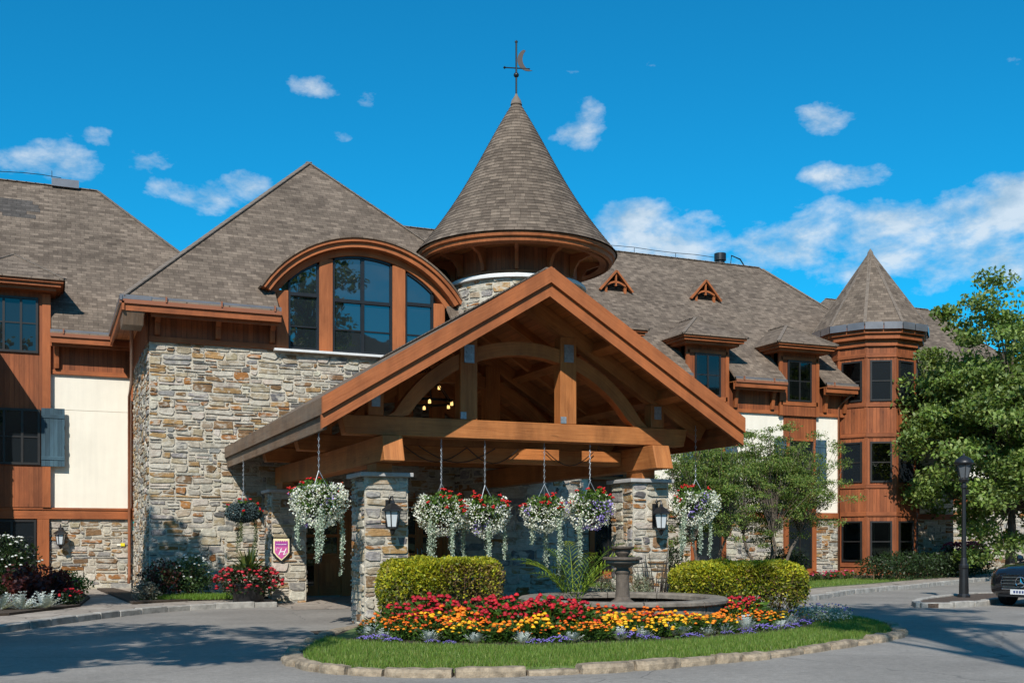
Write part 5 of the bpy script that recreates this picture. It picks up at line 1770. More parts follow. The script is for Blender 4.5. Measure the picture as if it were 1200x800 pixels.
def plant_mesh(name, h, r, nleaf, L, W, lcols, nbl, br, bcols, squash=.75, spike=False):
    mb = MB()
    def f():
        a = rng.uniform(0, 2 * PI); q = r * math.sqrt(rng.random()) * .95; z = rng.uniform(.02, .85) * h * (1.0 - .35 * (q / r) ** 2)
        return (q * math.cos(a), q * math.sin(a), z), (math.cos(a) + rng.uniform(-.7, .7), math.sin(a) + rng.uniform(-.7, .7), rng.uniform(-.1, .9))
    leaves_into(mb, nleaf, f, L, W, lcols)
    cs = []
    for _ in range(nbl):
        a = rng.uniform(0, 2 * PI); q = r * math.sqrt(rng.random()) * 1.0
        z = h * (1.0 - .42 * (q / r) ** 2) * rng.uniform(.82, 1.06)
        if spike:
            for k in range(4): cs.append((q * math.cos(a), q * math.sin(a), z * .8 + k * br * 1.2))
        else: cs.append((q * math.cos(a), q * math.sin(a), z))
    blooms(mb, cs, br, [rng.choice(bcols) for _ in cs], squash)
    o = mb.build(name, [M['leaf'], M['petal']])
    return o


DG = [(.035, .085, .014), (.055, .115, .018), (.03, .06, .012)]
LG = [(.10, .19, .025), (.07, .15, .02)]
ORANGE = [(.85, .22, .008), (.80, .16, .006), (.88, .29, .012)]
DEEP = [(.72, .10, .006), (.66, .075, .008), (.80, .17, .008)]
YELLOW = [(.90, .48, .010), (.92, .56, .02), (.88, .40, .01)]
RED = [(.52, .010, .020), (.42, .008, .022), (.60, .016, .026)]
PURPLE = [(.20, .15, .52), (.26, .20, .58), (.15, .10, .42)]
SILVER = [(.46, .50, .48), (.56, .60, .57), (.38, .43, .42)]
protos = {
    'orange_marigold': ([plant_mesh('orange_marigold', .27, .20, 190, .085, .024, DG + LG[:1], 15, .027, ORANGE) for _ in range(3)], 'bushy green marigold covered with round orange flowers in the island bed', 'marigold', 'orange marigolds in the island bed'),
    'rust_marigold': ([plant_mesh('rust_marigold', .26, .20, 190, .085, .024, DG + LG[:1], 16, .023, DEEP + ORANGE[:1]) for _ in range(2)], 'bushy marigold with small rust orange flowers in the island bed', 'marigold', 'rust orange marigolds in the island bed'),
    'yellow_marigold': ([plant_mesh('yellow_marigold', .26, .20, 180, .085, .024, DG + LG[:1], 15, .028, YELLOW) for _ in range(3)], 'bushy marigold with round yellow flowers in the island bed', 'marigold', 'yellow marigolds in the island bed'),
    'red_salvia': ([plant_mesh('red_salvia', .36, .21, 170, .09, .04, DG + LG, 17, .025, RED, .9, False) for _ in range(2)], 'leafy green plant with upright deep red flower spikes in the island bed', 'salvia', 'red salvias in the island bed'),
    'purple_lobelia': ([plant_mesh('purple_lobelia', .12, .19, 130, .04, .014, LG + DG, 46, .014, PURPLE, .7) for _ in range(3)], 'low mound of small violet blue flowers along the front lawn edge', 'lobelia', 'violet edging flowers along the lawn'),
}


def silver_plant(name, h=.24, r=.17):
    mb = MB()
    for _ in range(46):
        a = rng.uniform(0, 2 * PI); el = rng.uniform(.25, 1.35)
        d = Vector((math.cos(a) * math.cos(el), math.sin(a) * math.cos(el), math.sin(el)))
        L = rng.uniform(.6, 1) * h
        col = rng.choice(SILVER); side = d.cross(Vector((0, 0, 1))).normalized()
        base = Vector((math.cos(a) * .03, math.sin(a) * .03, .02))
        for q in range(5):
            p = base + d * L * (q + 1) / 5.5
            for s2 in (-1, 1):
                dd = (d * .7 + side * s2 * .8 + Vector((0, 0, .1))).normalized(); w = d.cross(dd).cross(dd).normalized() * .011
                l = .055 * (1 - q * .08)
                mb.poly([p, p + dd * l * .5 + w, p + dd * l, p + dd * l * .5 - w], None, 0, col)
        mb.poly([base, base + d * L * .5 + side * .008, base + d * L, base + d * L * .5 - side * .008], None, 0, col)
    return mb.build(name, [M['dullleaf']])


protos['dusty_miller'] = ([silver_plant('dusty_miller') for _ in range(3)], 'lacy silver white foliage plant among the violet edging flowers', 'dusty miller', 'silver dusty millers in the island bed')
used = set()


def put_plant(kind, x, y, s=1.0, z=None, label=None, group=None):
    L, lab, cat, grp = protos[kind]
    o0 = rng.choice(L)
    o = o0 if o0.name not in used else o0.copy()
    if o.name not in used and o is not o0: COL.objects.link(o)
    used.add(o0.name)
    o.location = (x, y, gz(x, y) - .005 if z is None else z); o.rotation_euler = (0, 0, rng.uniform(0, 6.28)); o.scale = (s, s, s * rng.uniform(.9, 1.12))
    return tag(o, label or lab, cat, group or grp)


# rows follow the front curve of the bed
fr = bed_front[8:-2]
FL = [0]
for a, b in zip(fr, fr[1:]): FL.append(FL[-1] + math.hypot(b[0] - a[0], b[1] - a[1]))


def fpoint(s_, d):
    """point at arc length s_ along the front of the bed, d metres inside it"""
    s_ = max(0, min(FL[-1] - 1e-4, s_))
    for i in range(len(FL) - 1):
        if s_ <= FL[i + 1]:
            t = (s_ - FL[i]) / max(1e-6, FL[i + 1] - FL[i]); a, b = fr[i], fr[i + 1]
            x, y = a[0] + (b[0] - a[0]) * t, a[1] + (b[1] - a[1]) * t
            tx, ty = b[0] - a[0], b[1] - a[1]; l = math.hypot(tx, ty)
            return x - ty / l * d * -1 * -1, y + tx / l * d
    return fr[-1]


TOT = FL[-1]
s_ = .1
while s_ < TOT:
    x, y = fpoint(s_, .18 + rng.uniform(-.10, .14))
    gap = math.sin(s_ * 2.3) + math.sin(s_ * 5.1)
    if rng.random() < .56: put_plant('purple_lobelia', x, y, rng.uniform(.75, 1.2) if gap > -.7 else .6)
    s_ += rng.uniform(.24, .36)
s_ = .35
while s_ < TOT:
    x, y = fpoint(s_, .36 + rng.uniform(-.06, .06)); put_plant('dusty_miller', x, y, rng.uniform(.7, 1.1)); s_ += rng.uniform(.4, .95)


def in_hedge(x, y): return (5.15 < x < 7.8 and 17.3 < y) or (10.7 < x < 13.9 and 16.7 < y < 18.4) or math.hypot(x - FX, y - FY) < BR + .12


for row, d in enumerate((.58, .84, 1.10, 1.38, 1.66)):
    s_ = rng.uniform(0, .2)
    while s_ < TOT:
        x, y = fpoint(s_, d + rng.uniform(-.13, .13)); t = s_ / TOT
        if not in_hedge(x, y) and y < 18.2:
            q = rng.random()
            if t < .33: kind = 'orange_marigold' if q < .55 else ('rust_marigold' if q < .8 else 'yellow_marigold')
            elif t < .55: kind = 'rust_marigold' if q < .55 else 'orange_marigold' if q < .75 else 'yellow_marigold'
            elif t < .68: kind = 'yellow_marigold' if q < .55 else 'rust_marigold'
            else: kind = 'orange_marigold' if q < .45 else ('yellow_marigold' if q < .92 else 'rust_marigold')
            if row >= 2 and (.24 < t < .48): kind = 'red_salvia'
            if row >= 2 and .72 < t < .93: kind = 'red_salvia'
            if row >= 1 and rng.random() < .07: kind = 'red_salvia'
            if row >= 2 and t < .16 and rng.random() < .5: kind = 'red_salvia'
            put_plant(kind, x, y, rng.uniform(.85, 1.35) + row * .12)
        s_ += rng.uniform(.24, .32)
# red salvias between the hedge and the basin, orange flowers behind the basin
for _ in range(17):
    x, y = rng.uniform(6.4, 7.5), rng.uniform(15.7, 17.3)
    if not in_hedge(x, y): put_plant('red_salvia', x, y, rng.uniform(.95, 1.25))
for _ in range(9):
    put_plant(rng.choice(['orange_marigold', 'rust_marigold']), rng.uniform(7.9, 8.7), rng.uniform(18.45, 18.9), 1.25, None, 'orange marigold with tall stems behind the fountain basin, by the palm', 'marigolds behind the basin')
for _ in range(8):
    put_plant('red_salvia', rng.uniform(9.0, 10.3), rng.uniform(18.5, 18.9), .95, None, 'red flowered plant behind the fountain basin', 'red flowers behind the basin')
for L, *_r in protos.values():
    for o in L:
        if o.name not in used: bpy.data.objects.remove(o)


# ------------------------------------------------------------------ accent plants
def frond(mb, base, a, L, up, n=16, lw=.30, col=(.2, .3, .03), mat=0):
    pts = []
    for k in range(n + 1):
        t = k / n
        r_ = L * t * (.55 + .45 * t * .6); z = L * (up * t - .78 * t * t)
        pts.append(Vector(base) + Vector((math.cos(a) * r_, math.sin(a) * r_, z)))
    side = Vector((-math.sin(a), math.cos(a), 0))
    mb.tube(pts, [.012 * (1 - .8 * k / n) for k in range(n + 1)], 4, mat, col, cap=False)
    for k in range(3, n + 1):
        d = (pts[k] - pts[k - 1]).normalized(); t = k / n
        for s2 in (-1, 1):
            ll = lw * math.sin(PI * min(1, .18 + t * .82)) ** .7 * rng.uniform(.85, 1.1)
            dd = (d * .65 + side * s2 * .75 + Vector((0, 0, .15))).normalized()
            w = dd.cross(Vector((0, 0, 1))).normalized() * .014
            m_ = pts[k] + dd * ll * .5 + Vector((0, 0, .01)); e_ = pts[k] + dd * ll - Vector((0, 0, .05 * ll))
            v = rng.uniform(.8, 1.2)
            mb.poly([pts[k], m_ + w, e_, m_ - w], None, mat, tuple(x * v for x in col))


t = empty('palm_plant', (9.05, 18.35, gz(9.05, 18.35)), 0, 'young yellow green palm with arching feathery fronds behind the fountain basin', 'palm')
for k in range(14):
    mb = MB(); frond(mb, (0, 0, .08), k * 2.4 + .3, rng.uniform(1.2, 1.75), rng.uniform(1.25, 1.7), col=rng.choice([(.22, .30, .03), (.15, .24, .03), (.27, .33, .04)]))
    mb.build('frond', [M['leaf']], t)
t = empty('spiky_shrub', (11.05, 18.75, gz(11, 18.7)), 0, 'dark upright shrub of bare spiky stems beside the right pillar', 'shrub')
mb = MB(); cl = []
for k in range(30):
    a = rng.uniform(0, 6.28); q = rng.uniform(0, .22); L = rng.uniform(.65, 1.35)
    p = Vector((math.cos(a) * q, math.sin(a) * q, 0)); d = Vector((math.cos(a) * rng.uniform(.05, .42), math.sin(a) * .3, 1)).normalized()
    e = p + d * L
    mb.tube([p, p + d * L * .5 + Vector((rng.uniform(-.04, .04), 0, 0)), e], [.017, .013, .005], 5, cap=False)
    for _ in range(26):
        tt = rng.uniform(.2, 1); cl.append(tuple(p + d * L * tt + Vector((rng.gauss(0, .03), rng.gauss(0, .03), 0))))
mb.build('stems', [m_plain('dark_stem', (.045, .032, .026), .9, .3, 9)], t)
leaf_mesh('foliage', np.array(cl), .06, .012, pick(len(cl), [(.035, .05, .02), (.06, .05, .03), (.09, .10, .05)], .3), M['dullleaf'], t, up=0)
for (x, y, lab) in ((9.9, 18.6, 'silvery grey bushy plant behind the fountain pedestal'), (10.55, 18.55, 'pale grey green wispy plant between the pedestal and the right pillar')):
    t = empty('grey_shrub', (x, y, gz(x, y)), 0, lab, 'shrub')
    C = ball(1500, 1, .7) * np.array([.34, .3, .42]) + np.array([0, 0, .42]); C = C[C[:, 2] > .02]
    leaf_mesh('foliage', C, .07, .014, pick(len(C), [(.20, .22, .14), (.28, .29, .20), (.14, .17, .09)], .3), M['dullleaf'], t, up=0)
    mb = MB()
    for k in range(14): mb.tube([(0, 0, 0), (rng.uniform(-.2, .2), rng.uniform(-.2, .2), .5), (rng.uniform(-.32, .32), rng.uniform(-.3, .3), .78)], [.01, .007, .003], 4, cap=False)
    mb.build('stems', [M['twig']], t)


# ------------------------------------------------------------------ hanging baskets
def basket(loc, chain, rad, label, red=16, purple=0, dark=False, trails=4, seed=1, white=2700):
    r = random.Random(seed)
    t = empty('hanging_basket', loc, r.uniform(0, 6), label, 'hanging basket', 'hanging flower baskets round the canopy')
    mb = MB()
    for k in range(3):
        a = 2 * PI * k / 3 + .4
        mb.tube([(.20 * math.cos(a), .20 * math.sin(a), .18), (0, 0, .56)], .006, 5)
    n = max(2, int((chain - .56) / .055))
    for k in range(n):
        z = .56 + (chain - .56) * (k + .5) / n; hz = (chain - .56) / n * .62
        ax = (.016, 0) if k % 2 == 0 else (0, .016)
        mb.tube([(0, 0, z - hz), (ax[0], ax[1], z), (0, 0, z + hz)], .006, 4); mb.tube([(0, 0, z - hz), (-ax[0], -ax[1], z), (0, 0, z + hz)], .006, 4)
    mb.build('chain', [M['steel']], t)
    mb = MB(); mb.lathe([(0, -.12), (.14, -.10), (.21, .02), (.235, .16), (.22, .17), (0, .16)], (0, 0, 0), 18); mb.build('pot', [M['black']], t)
    # green leaves
    C = ball(900, 1, .5) * np.array([rad * .86, rad * .86, rad * .66]) + np.array([0, 0, .08]); C = C[C[:, 2] > -rad * .4]
    gc = [(.05, .11, .018), (.09, .17, .03), (.13, .22, .035)] if not dark else [(.035, .062, .062), (.05, .085, .085), (.075, .11, .11)]
    leaf_mesh('foliage', C, .07 if not dark else .055, .045, pick(len(C), gc), M['leaf'] if not dark else M['dullleaf'], t, up=.5, outward=C / (np.linalg.norm(C, axis=1, keepdims=True) + 1e-6))
    side = r.uniform(0, 6.28)
    if not dark:
        # cloud of small white flowers, heavier on one side and spilling down
        D = ball(white, 1, .14)
        a = np.arctan2(D[:, 1], D[:, 0])
        C = D * np.array([rad, rad, rad * .78]); C[:, 2] += .06
        low = C[:, 2] < 0
        C[low, 2] *= 1.35
        C = C[(C[:, 2] < rad * .62) & ((C[:, 2] < rad * .35) | (np.cos(a - side) > -.1))]
        bump_ = 1 + .13 * np.sin(C[:, 0] * 17 + seed) * np.cos(C[:, 2] * 15 + C[:, 1] * 13)
        C = C * bump_[:, None] + nrg.normal(size=C.shape) * .015
        cols = pick(len(C), [(.78, .78, .72), (.70, .72, .66), (.82, .81, .76), (.60, .64, .52)], .08)
        if purple:
            nz = np.sin(C[:, 0] * 7 + seed * 2) + np.sin(C[:, 1] * 8 + C[:, 2] * 6 + seed)
            m = (nz > 1.75 - purple * 2.1) & (nrg.uniform(0, 1, len(C)) < .75)
            cols[m] = pick(int(m.sum()), [(.26, .19, .55), (.34, .25, .62)], .15)
        leaf_mesh('white_blossoms', C, .038, .035, cols, M['petal'], t, up=.6, outward=C / (np.linalg.norm(C, axis=1, keepdims=True) + 1e-6))
    else:
        C = ball(2200, 1, .18) * np.array([rad, rad, rad * .55]); C[:, 2] += .05
        leaf_mesh('dark_foliage', C, .055, .035, pick(len(C), [(.028, .050, .055), (.045, .075, .08), (.07, .105, .11)]), M['dullleaf'], t, up=.4)
    # trailing strands
    P = []; 
    for k in range(trails):
        a = 2 * PI * k / trails + r.uniform(-.4, .4); q = rad * r.uniform(.45, .85); L = rad * r.uniform(1.3, 2.5)
        for s2 in range(4):
            aa = a + r.uniform(-.16, .16); LL = L * r.uniform(.7, 1.05); x0, y0 = q * math.cos(aa), q * math.sin(aa)
            m = int(LL * 130)
            for j in range(m):
                tt = j / m
                P.append((x0 * (1 + .10 * math.sin(tt * 3)) + r.gauss(0, .020), y0 * (1 + .1 * math.sin(tt * 3)) + r.gauss(0, .020), -.12 - LL * tt))
    P = np.array(P)
    tc = [(.40, .47, .36), (.30, .38, .27), (.50, .55, .46)] if not dark else [(.10, .13, .06), (.15, .17, .07)]
    leaf_mesh('trailing_vines', P, .034, .028, pick(len(P), tc, .2), M['dullleaf'], t, up=.2)
    mb = MB(); cs = []
    for k in range(red + 3):
        a = side + PI + r.gauss(0, 1.2); el = r.uniform(-.05, 1.3)
        q = rad * (1.0 + r.uniform(-.06, .12)); cs.append((q * math.cos(a) * math.cos(el), q * math.sin(a) * math.cos(el), .06 + q * .78 * math.sin(el)))
    for c in cs:
        sub = [(c[0] + r.gauss(0, .022), c[1] + r.gauss(0, .022), c[2] + r.gauss(0, .014)) for _ in range(6)]
        blooms(mb, sub, .022, [r.choice([(.62, .012, .015), (.55, .01, .014), (.68, .03, .02)]) for _ in sub])
        leaves_into(mb, 5, lambda: ((c[0] * .9, c[1] * .9, c[2] - .06), (c[0] + r.gauss(0, .3), c[1] + r.gauss(0, .3), r.uniform(-.2, .5))), .09, .07, [(.07, .15, .025), (.11, .21, .03)])
    mb.build('red_geraniums', [M['leaf'], M['petal']], t)
    return t


BZ = 2.12
basket((4.34, 18.85, 2.22), 1.42, .50, 'large white flower basket with red geraniums hung from the left eave corner', 15, .28, trails=4, seed=3, white=3400)
basket((6.80, 19.42, 2.07), 1.39, .50, 'white flower basket nearest the hedge pillar, leftmost of four under the front beam', 12, .08, trails=4, seed=5)
basket((7.68, 19.42, 2.05), 1.41, .48, 'white basket second from left under the front beam, red on its right side', 15, .18, trails=4, seed=8)
basket((8.93, 19.42, 2.09), 1.37, .45, 'white basket third from left under the front beam, above the palm', 12, .05, trails=3, seed=12)
basket((9.93, 19.42, 2.17), 1.29, .48, 'white and violet flower basket rightmost under the front beam', 9, .75, trails=1, seed=17)
basket((12.25, 19.2, 2.25), 1.65, .48, 'white basket with trailing strands hung right of the lantern pillar on the right', 12, .05, trails=5, seed=21)
basket((4.30, 26.6, 2.15), 1.5, .44, 'dark blue green leafy basket with few red flowers by the stone wall', 9, dark=True, trails=3, seed=27)

# ------------------------------------------------------------------ shrubs and beds
def shrub(name, loc, size, n, L, W, cols, label, cat='shrub', flowers=None, stems=True, group=None, var=.3, mat='leaf', up=.4):
    t = empty(name, loc, 0, label, cat, group)
    sx, sy, sz = size
    C = ball(n, 1, .65)
    a = np.arctan2(C[:, 1], C[:, 0])
    C = C * (1 + .16 * np.sin(a * 3 + loc[0] * 7) * np.cos(C[:, 2:3].ravel() * 5) + .10 * np.sin(a * 7 + C[:, 2] * 9))[:, None]
    C = C * np.array([sx, sy, sz * .55]) + np.array([0, 0, sz * .5]); C = C[C[:, 2] > .01]
    leaf_mesh('foliage', C, L, W, pick(len(C), cols, var), M[mat], t, up=up)
    if stems:
        mb = MB()
        for k in range(12):
            aa = rng.uniform(0, 6.28); q = rng.uniform(.3, .85)
            mb.tube([(0, 0, -.05), (sx * q * .4 * math.cos(aa), sy * q * .4 * math.sin(aa), sz * .4), (sx * q * math.cos(aa), sy * q * math.sin(aa), sz * .8)], [.018, .012, .004], 4, cap=False)
        mb.build('stems', [M['twig']], t)
    if flowers:
        nf, r_, fc_ = flowers
        mb = MB(); cs = []
        for _ in range(nf):
            aa = rng.uniform(0, 6.28); el = rng.uniform(.0, 1.4)
            cs.append((sx * 1.03 * math.cos(aa) * math.cos(el), sy * 1.03 * math.sin(aa) * math.cos(el), sz * .5 + sz * .58 * math.sin(el)))
        blooms(mb, cs, r_, [rng.choice(fc_) for _ in cs])
        mb.build('flowers', [M['leaf'], M['petal']], t)
    return t


WHITE = [(.75, .75, .72), (.68, .70, .66)]
PINK = [(.62, .06, .16), (.70, .12, .24), (.50, .03, .09)]
DARKG = [(.022, .045, .014), (.035, .065, .018), (.018, .032, .012)]
COLEUS = [(.10, .022, .022), (.14, .035, .025), (.07, .018, .02)]
shrub('flowering_bush', (-.95, 30.5, .12), (.80, .75, 1.45), 3800, .10, .05, DARKG, 'dark leafy bush with white flowers under the far left window', flowers=(60, .04, WHITE))
shrub('flowering_bush', (-2.4, 29.0, .12), (.9, .8, 1.2), 2600, .10, .05, DARKG, 'dark bush dotted with white flowers at the left edge of the bed', flowers=(30, .04, WHITE))
for i, (x, y, s, lab) in enumerate(((.10, 27.3, .50, 'dark red leaved plant at the right end of the left bed'), (-.45, 28.3, .55, 'dark red leaved plant between the white flowered bush and the lime shrub'), (-.35, 26.3, .42, 'low maroon leaved plant behind the silver foliage'))):
    shrub('coleus', (x, y, .12), (s, s, s * 1.5), 900, .13, .07, COLEUS, lab, 'coleus')
shrub('lime_shrub', (.40, 29.6, .12), (.62, .5, .62), 1700, .07, .045, [(.13, .24, .03), (.18, .29, .04), (.08, .16, .02)], 'small lime green shrub at the foot of the left stone wall')
shrub('begonia', (.42, 25.9, .10), (.30, .30, .36), 350, .07, .05, DARKG, 'small plant with bright red flowers at the tip of the left bed', 'begonia', flowers=(34, .035, RED), stems=False)
for i in range(7):
    x = -2.6 + i * .42; y = 23.2 + .18 * math.sin(i * 2) + i * .27
    o = silver_plant('dusty_miller', .36, .3); o.location = (x, y, .12); o.scale = (1.5, 1.5, 1.15)
    tag(o, 'silver grey foliage plant edging the bed by the left pavement', 'dusty miller', 'silver plants edging the left bed')
shrub('copper_bush', (2.55, 27.9, .12), (.52, .45, .95), 1500, .08, .05, COLEUS + DARKG, 'dark purple leaved bush at the corner of the stone block')
shrub('white_flowered_bush', (3.25, 28.1, .12), (.55, .45, 1.0), 1800, .08, .045, [(.05, .09, .03), (.07, .12, .035)], 'green bush sprinkled with white flowers against the stone block wall', flowers=(46, .032, WHITE))
shrub('grey_leaved_plant', (2.1, 26.9, .12), (.36, .32, .45), 800, .07, .03, [(.10, .11, .08), (.15, .15, .12)], 'low grey leaved plant by the corner downpipe', mat='dullleaf')

# tub with cordyline and begonias by the doors
t = empty('flower_tub', (4.35, 26.15, .10), 0, 'big tub of red begonias and dark strappy leaves beside the shield sign pillar', 'planter')
mb = MB(); mb.lathe([(0, 0), (.34, 0), (.42, .38), (.45, .40), (.45, .44), (.40, .44), (.38, .38), (0, .38)], (0, 0, 0), 24); mb.build('tub', [M['black']], t)
C = ball(1800, 1, .5) * np.array([.74, .62, .42]) + np.array([0, 0, .50]); C = C[C[:, 2] > .10]
leaf_mesh('begonia_foliage', C, .085, .06, pick(len(C), DARKG + COLEUS[:1], .3), M['leaf'], t, up=.5)
mb = MB(); cs = []
for _ in range(120):
    a = rng.uniform(0, 6.28); el = rng.uniform(-.35, .9)
    cs.append((.80 * math.cos(a) * math.cos(el), .68 * math.sin(a) * math.cos(el), .46 + .44 * math.sin(el)))
blooms(mb, cs, .045, [rng.choice([(.45, .015, .03), (.55, .03, .05), (.36, .01, .02)]) for _ in cs]); mb.build('begonia_flowers', [M['leaf'], M['petal']], t)
mb = MB()
for k in range(60):
    a = rng.uniform(0, 6.28); el = rng.uniform(.35, 1.4); L = rng.uniform(.55, 1.0)
    d = Vector((math.cos(a) * math.cos(el), math.sin(a) * math.cos(el), math.sin(el))); s2 = Vector((-math.sin(a), math.cos(a), 0)) * .030
    b_ = Vector((0, 0, .6)); m_ = b_ + d * L * .5; e_ = b_ + d * L - Vector((0, 0, .22 * L * math.cos(el)))
    col = rng.choice([(.06, .10, .02), (.10, .16, .03), (.035, .06, .018), (.20, .24, .06)])
    mb.poly([b_ - s2 * .4, m_ - s2, m_ + s2, b_ + s2 * .4], None, 0, col); mb.poly([m_ - s2, e_, m_ + s2], None, 0, col)
mb.build('strap_leaves', [M['leaf']], t)

# right hand beds: dark low hedge, pink flowers, small bedding
t = empty('low_dark_hedge', (30.2, 31.5, .12), R(22), 'long low dark green hedge along the foot of the corner turret', 'hedge')
n = 9000
C = np.stack([nrg.uniform(-4.3, 5.0, n), nrg.uniform(-.7, .7, n), nrg.uniform(0, 1, n) ** .6 * .85], 1)
C[:, 2] *= 1 + .12 * np.sin(C[:, 0] * 2.1) + .08 * np.sin(C[:, 0] * 5)
leaf_mesh('foliage', C, .11, .06, pick(n, DARKG, .4), M['leaf'], t, up=.5)
mb = MB()
for k in range(30): mb.tube([(-4.2 + k * .31, 0, -.05), (-4.2 + k * .31 + rng.uniform(-.2, .2), rng.uniform(-.5, .5), .7)], [.02, .006], 4, cap=False)
mb.build('stems', [M['twig']], t)
for i, (x, y) in enumerate(((33.6, 33.6), (34.6, 34.0), (35.6, 34.6), (36.5, 35.2))):
    shrub('pink_flowering_shrub', (x, y, .2), (.62, .5, 1.15), 1100, .09, .05, DARKG, 'shrub covered with pink flowers above the low dark hedge', 'shrub', (70, .06, PINK), group='pink flowering shrubs by the turret')
for i in range(12):
    shrub('bedding_plant', (18.2 + i * .75, 27.6 + i * .36 + rng.uniform(-.2, .2), .12), (.34, .3, .3), 260, .07, .05, [(.05, .09, .02), (.08, .12, .02)], 'small red flowered bedding plant beside the right pavement', 'bedding plant', (14, .04, RED + PINK), False, group='red bedding plants by the right pavement')
shrub('dark_shrub', (19.2, 32.6, .12), (1.1, .8, 1.5), 3200, .10, .05, DARKG, 'dark rounded shrub in the shade under the small tree, left of its stems')
shrub('dark_shrub', (24.9, 33.0, .12), (1.0, .7, 1.1), 2600, .10, .05, DARKG, 'low dark shrub against the stone base between two brown posts')
shrub('pale_edging_plant', (12.55, 15.6, gz(12.55, 15.6)), (.62, .42, .32), 1000, .05, .03, [(.32, .36, .30), (.42, .45, .40), (.20, .25, .16)], 'pale grey white flower clump at the right tip of the island bed', 'edging plant', (60, .018, WHITE + PURPLE), False, mat='dullleaf')


# ------------------------------------------------------------------ trees
def limb(mb, p0, d, L, r, depth, tips, bend=.25, spread=.7, nb=3):
    p = Vector(p0); d = Vector(d).normalized(); pts = [p.copy()]; rad = [r]
    n = 4
    for k in range(n):
        d = (d + Vector((rng.uniform(-bend, bend), rng.uniform(-bend, bend), rng.uniform(-bend * .3, bend * .6)))).normalized()
        p = p + d * L / n; pts.append(p.copy()); rad.append(r * (1 - .45 * (k + 1) / n))
    mb.tube(pts, rad, 7 if r > .05 else 5, cap=False)
    if depth == 0:
        tips.append((p, d)); return
    for k in range(nb):
        j = rng.choice([2, 3, 4]) if k else 4
        a = rng.uniform(0, 6.28); side = Vector((math.cos(a), math.sin(a), rng.uniform(-.25, .5)))
        limb(mb, pts[j], d * (1 - spread * .5) + side * spread, L * rng.uniform(.62, .82), rad[j] * .72, depth - 1, tips, bend, spread, nb)
    if depth <= 1: tips.append((pts[2], d))


def tree(name, loc, hgt_trunk, r, centre, radii, nclump, nleaf, L, W, cols, label, clump=.6, seed=1, cat='tree', trunks=1, flat=1.0, group=None, fill=.55, var=.3):
    global rng
    keep = rng; rng = random.Random(seed)
    t = empty(name, loc, 0, label, cat, group)
    cx, cy, cz = centre; rx, ry, rz = radii
    mb = MB()
    starts = []
    for k in range(trunks):
        a = 2 * PI * k / trunks + seed
        b0 = Vector((math.cos(a) * .18 * (trunks > 1), math.sin(a) * .18 * (trunks > 1), -.1))
        tp = Vector((cx * .5 + math.cos(a) * rx * .35 * (trunks > 1), cy * .5 + math.sin(a) * ry * .35 * (trunks > 1), hgt_trunk))
        m1 = b0.lerp(tp, .35) + Vector((rng.uniform(-.08, .08), rng.uniform(-.08, .08), 0)); m2 = b0.lerp(tp, .7) + Vector((rng.uniform(-.1, .1), rng.uniform(-.1, .1), 0))
        mb.tube([b0, m1, m2, tp], [r * 1.25, r, r * .88, r * .75], 9, cap=False); starts.append(tp)
        if trunks == 1:
            e = Vector((cx, cy, cz + rz * .7)); mb.tube([tp, tp.lerp(e, .5) + Vector((rng.uniform(-.2, .2), rng.uniform(-.2, .2), 0)), e], [r * .75, r * .45, r * .08], 7, cap=False)
    cl = []
    for k in range(nclump):
        d = Vector((rng.gauss(0, 1), rng.gauss(0, 1), rng.gauss(0, 1))).normalized()
        q = rng.uniform(fill, 1.0) if rng.random() < .8 else rng.uniform(.25, fill)
        a = math.atan2(d.y, d.x)
        lump = 1 + .13 * math.sin(a * 3 + seed) + .11 * math.sin(d.z * 7 + a * 2 + seed * 2)
        p = Vector((cx + d.x * q * rx * lump, cy + d.y * q * ry * lump, cz + d.z * q * rz * lump))
        cl.append(p)
        s0 = min(starts, key=lambda s_: (s_ - p).length)
        k2 = rng.uniform(.15, .75) if trunks == 1 else 0
        b = s0.lerp(Vector((cx, cy, cz + rz * .5)), k2)
        if b.z > p.z + .3: b = s0
        m_ = b.lerp(p, .55) + Vector((rng.uniform(-.2, .2), rng.uniform(-.2, .2), rng.uniform(0, .3)))
        mb.tube([b, m_, p], [r * .24, r * .12, .008], 5, cap=False)
    mb.build('trunk', [M['bark']], t)
    per = nleaf // nclump
    P, Cc = [], []
    for p in cl:
        m = int(per * rng.uniform(.6, 1.4)); s_ = clump * rng.uniform(.65, 1.3)
        D = nrg.normal(size=(m, 3)); D /= np.linalg.norm(D, axis=1, keepdims=True)
        D = D * (nrg.uniform(0, 1, (m, 1)) ** .5) * s_ * np.array([1.15, 1.15, .62 * flat])
        P.append(D + np.array(p)); tone = rng.uniform(.78, 1.22)
        Cc.append(np.clip(pick(m, cols, var) * tone, 0, 1))
    P = np.concatenate(P); Cc = np.concatenate(Cc)
    leaf_mesh('crown', P, L, W, Cc, M['leaf'], t, up=.9, droop=.25)
    rng = keep
    return t


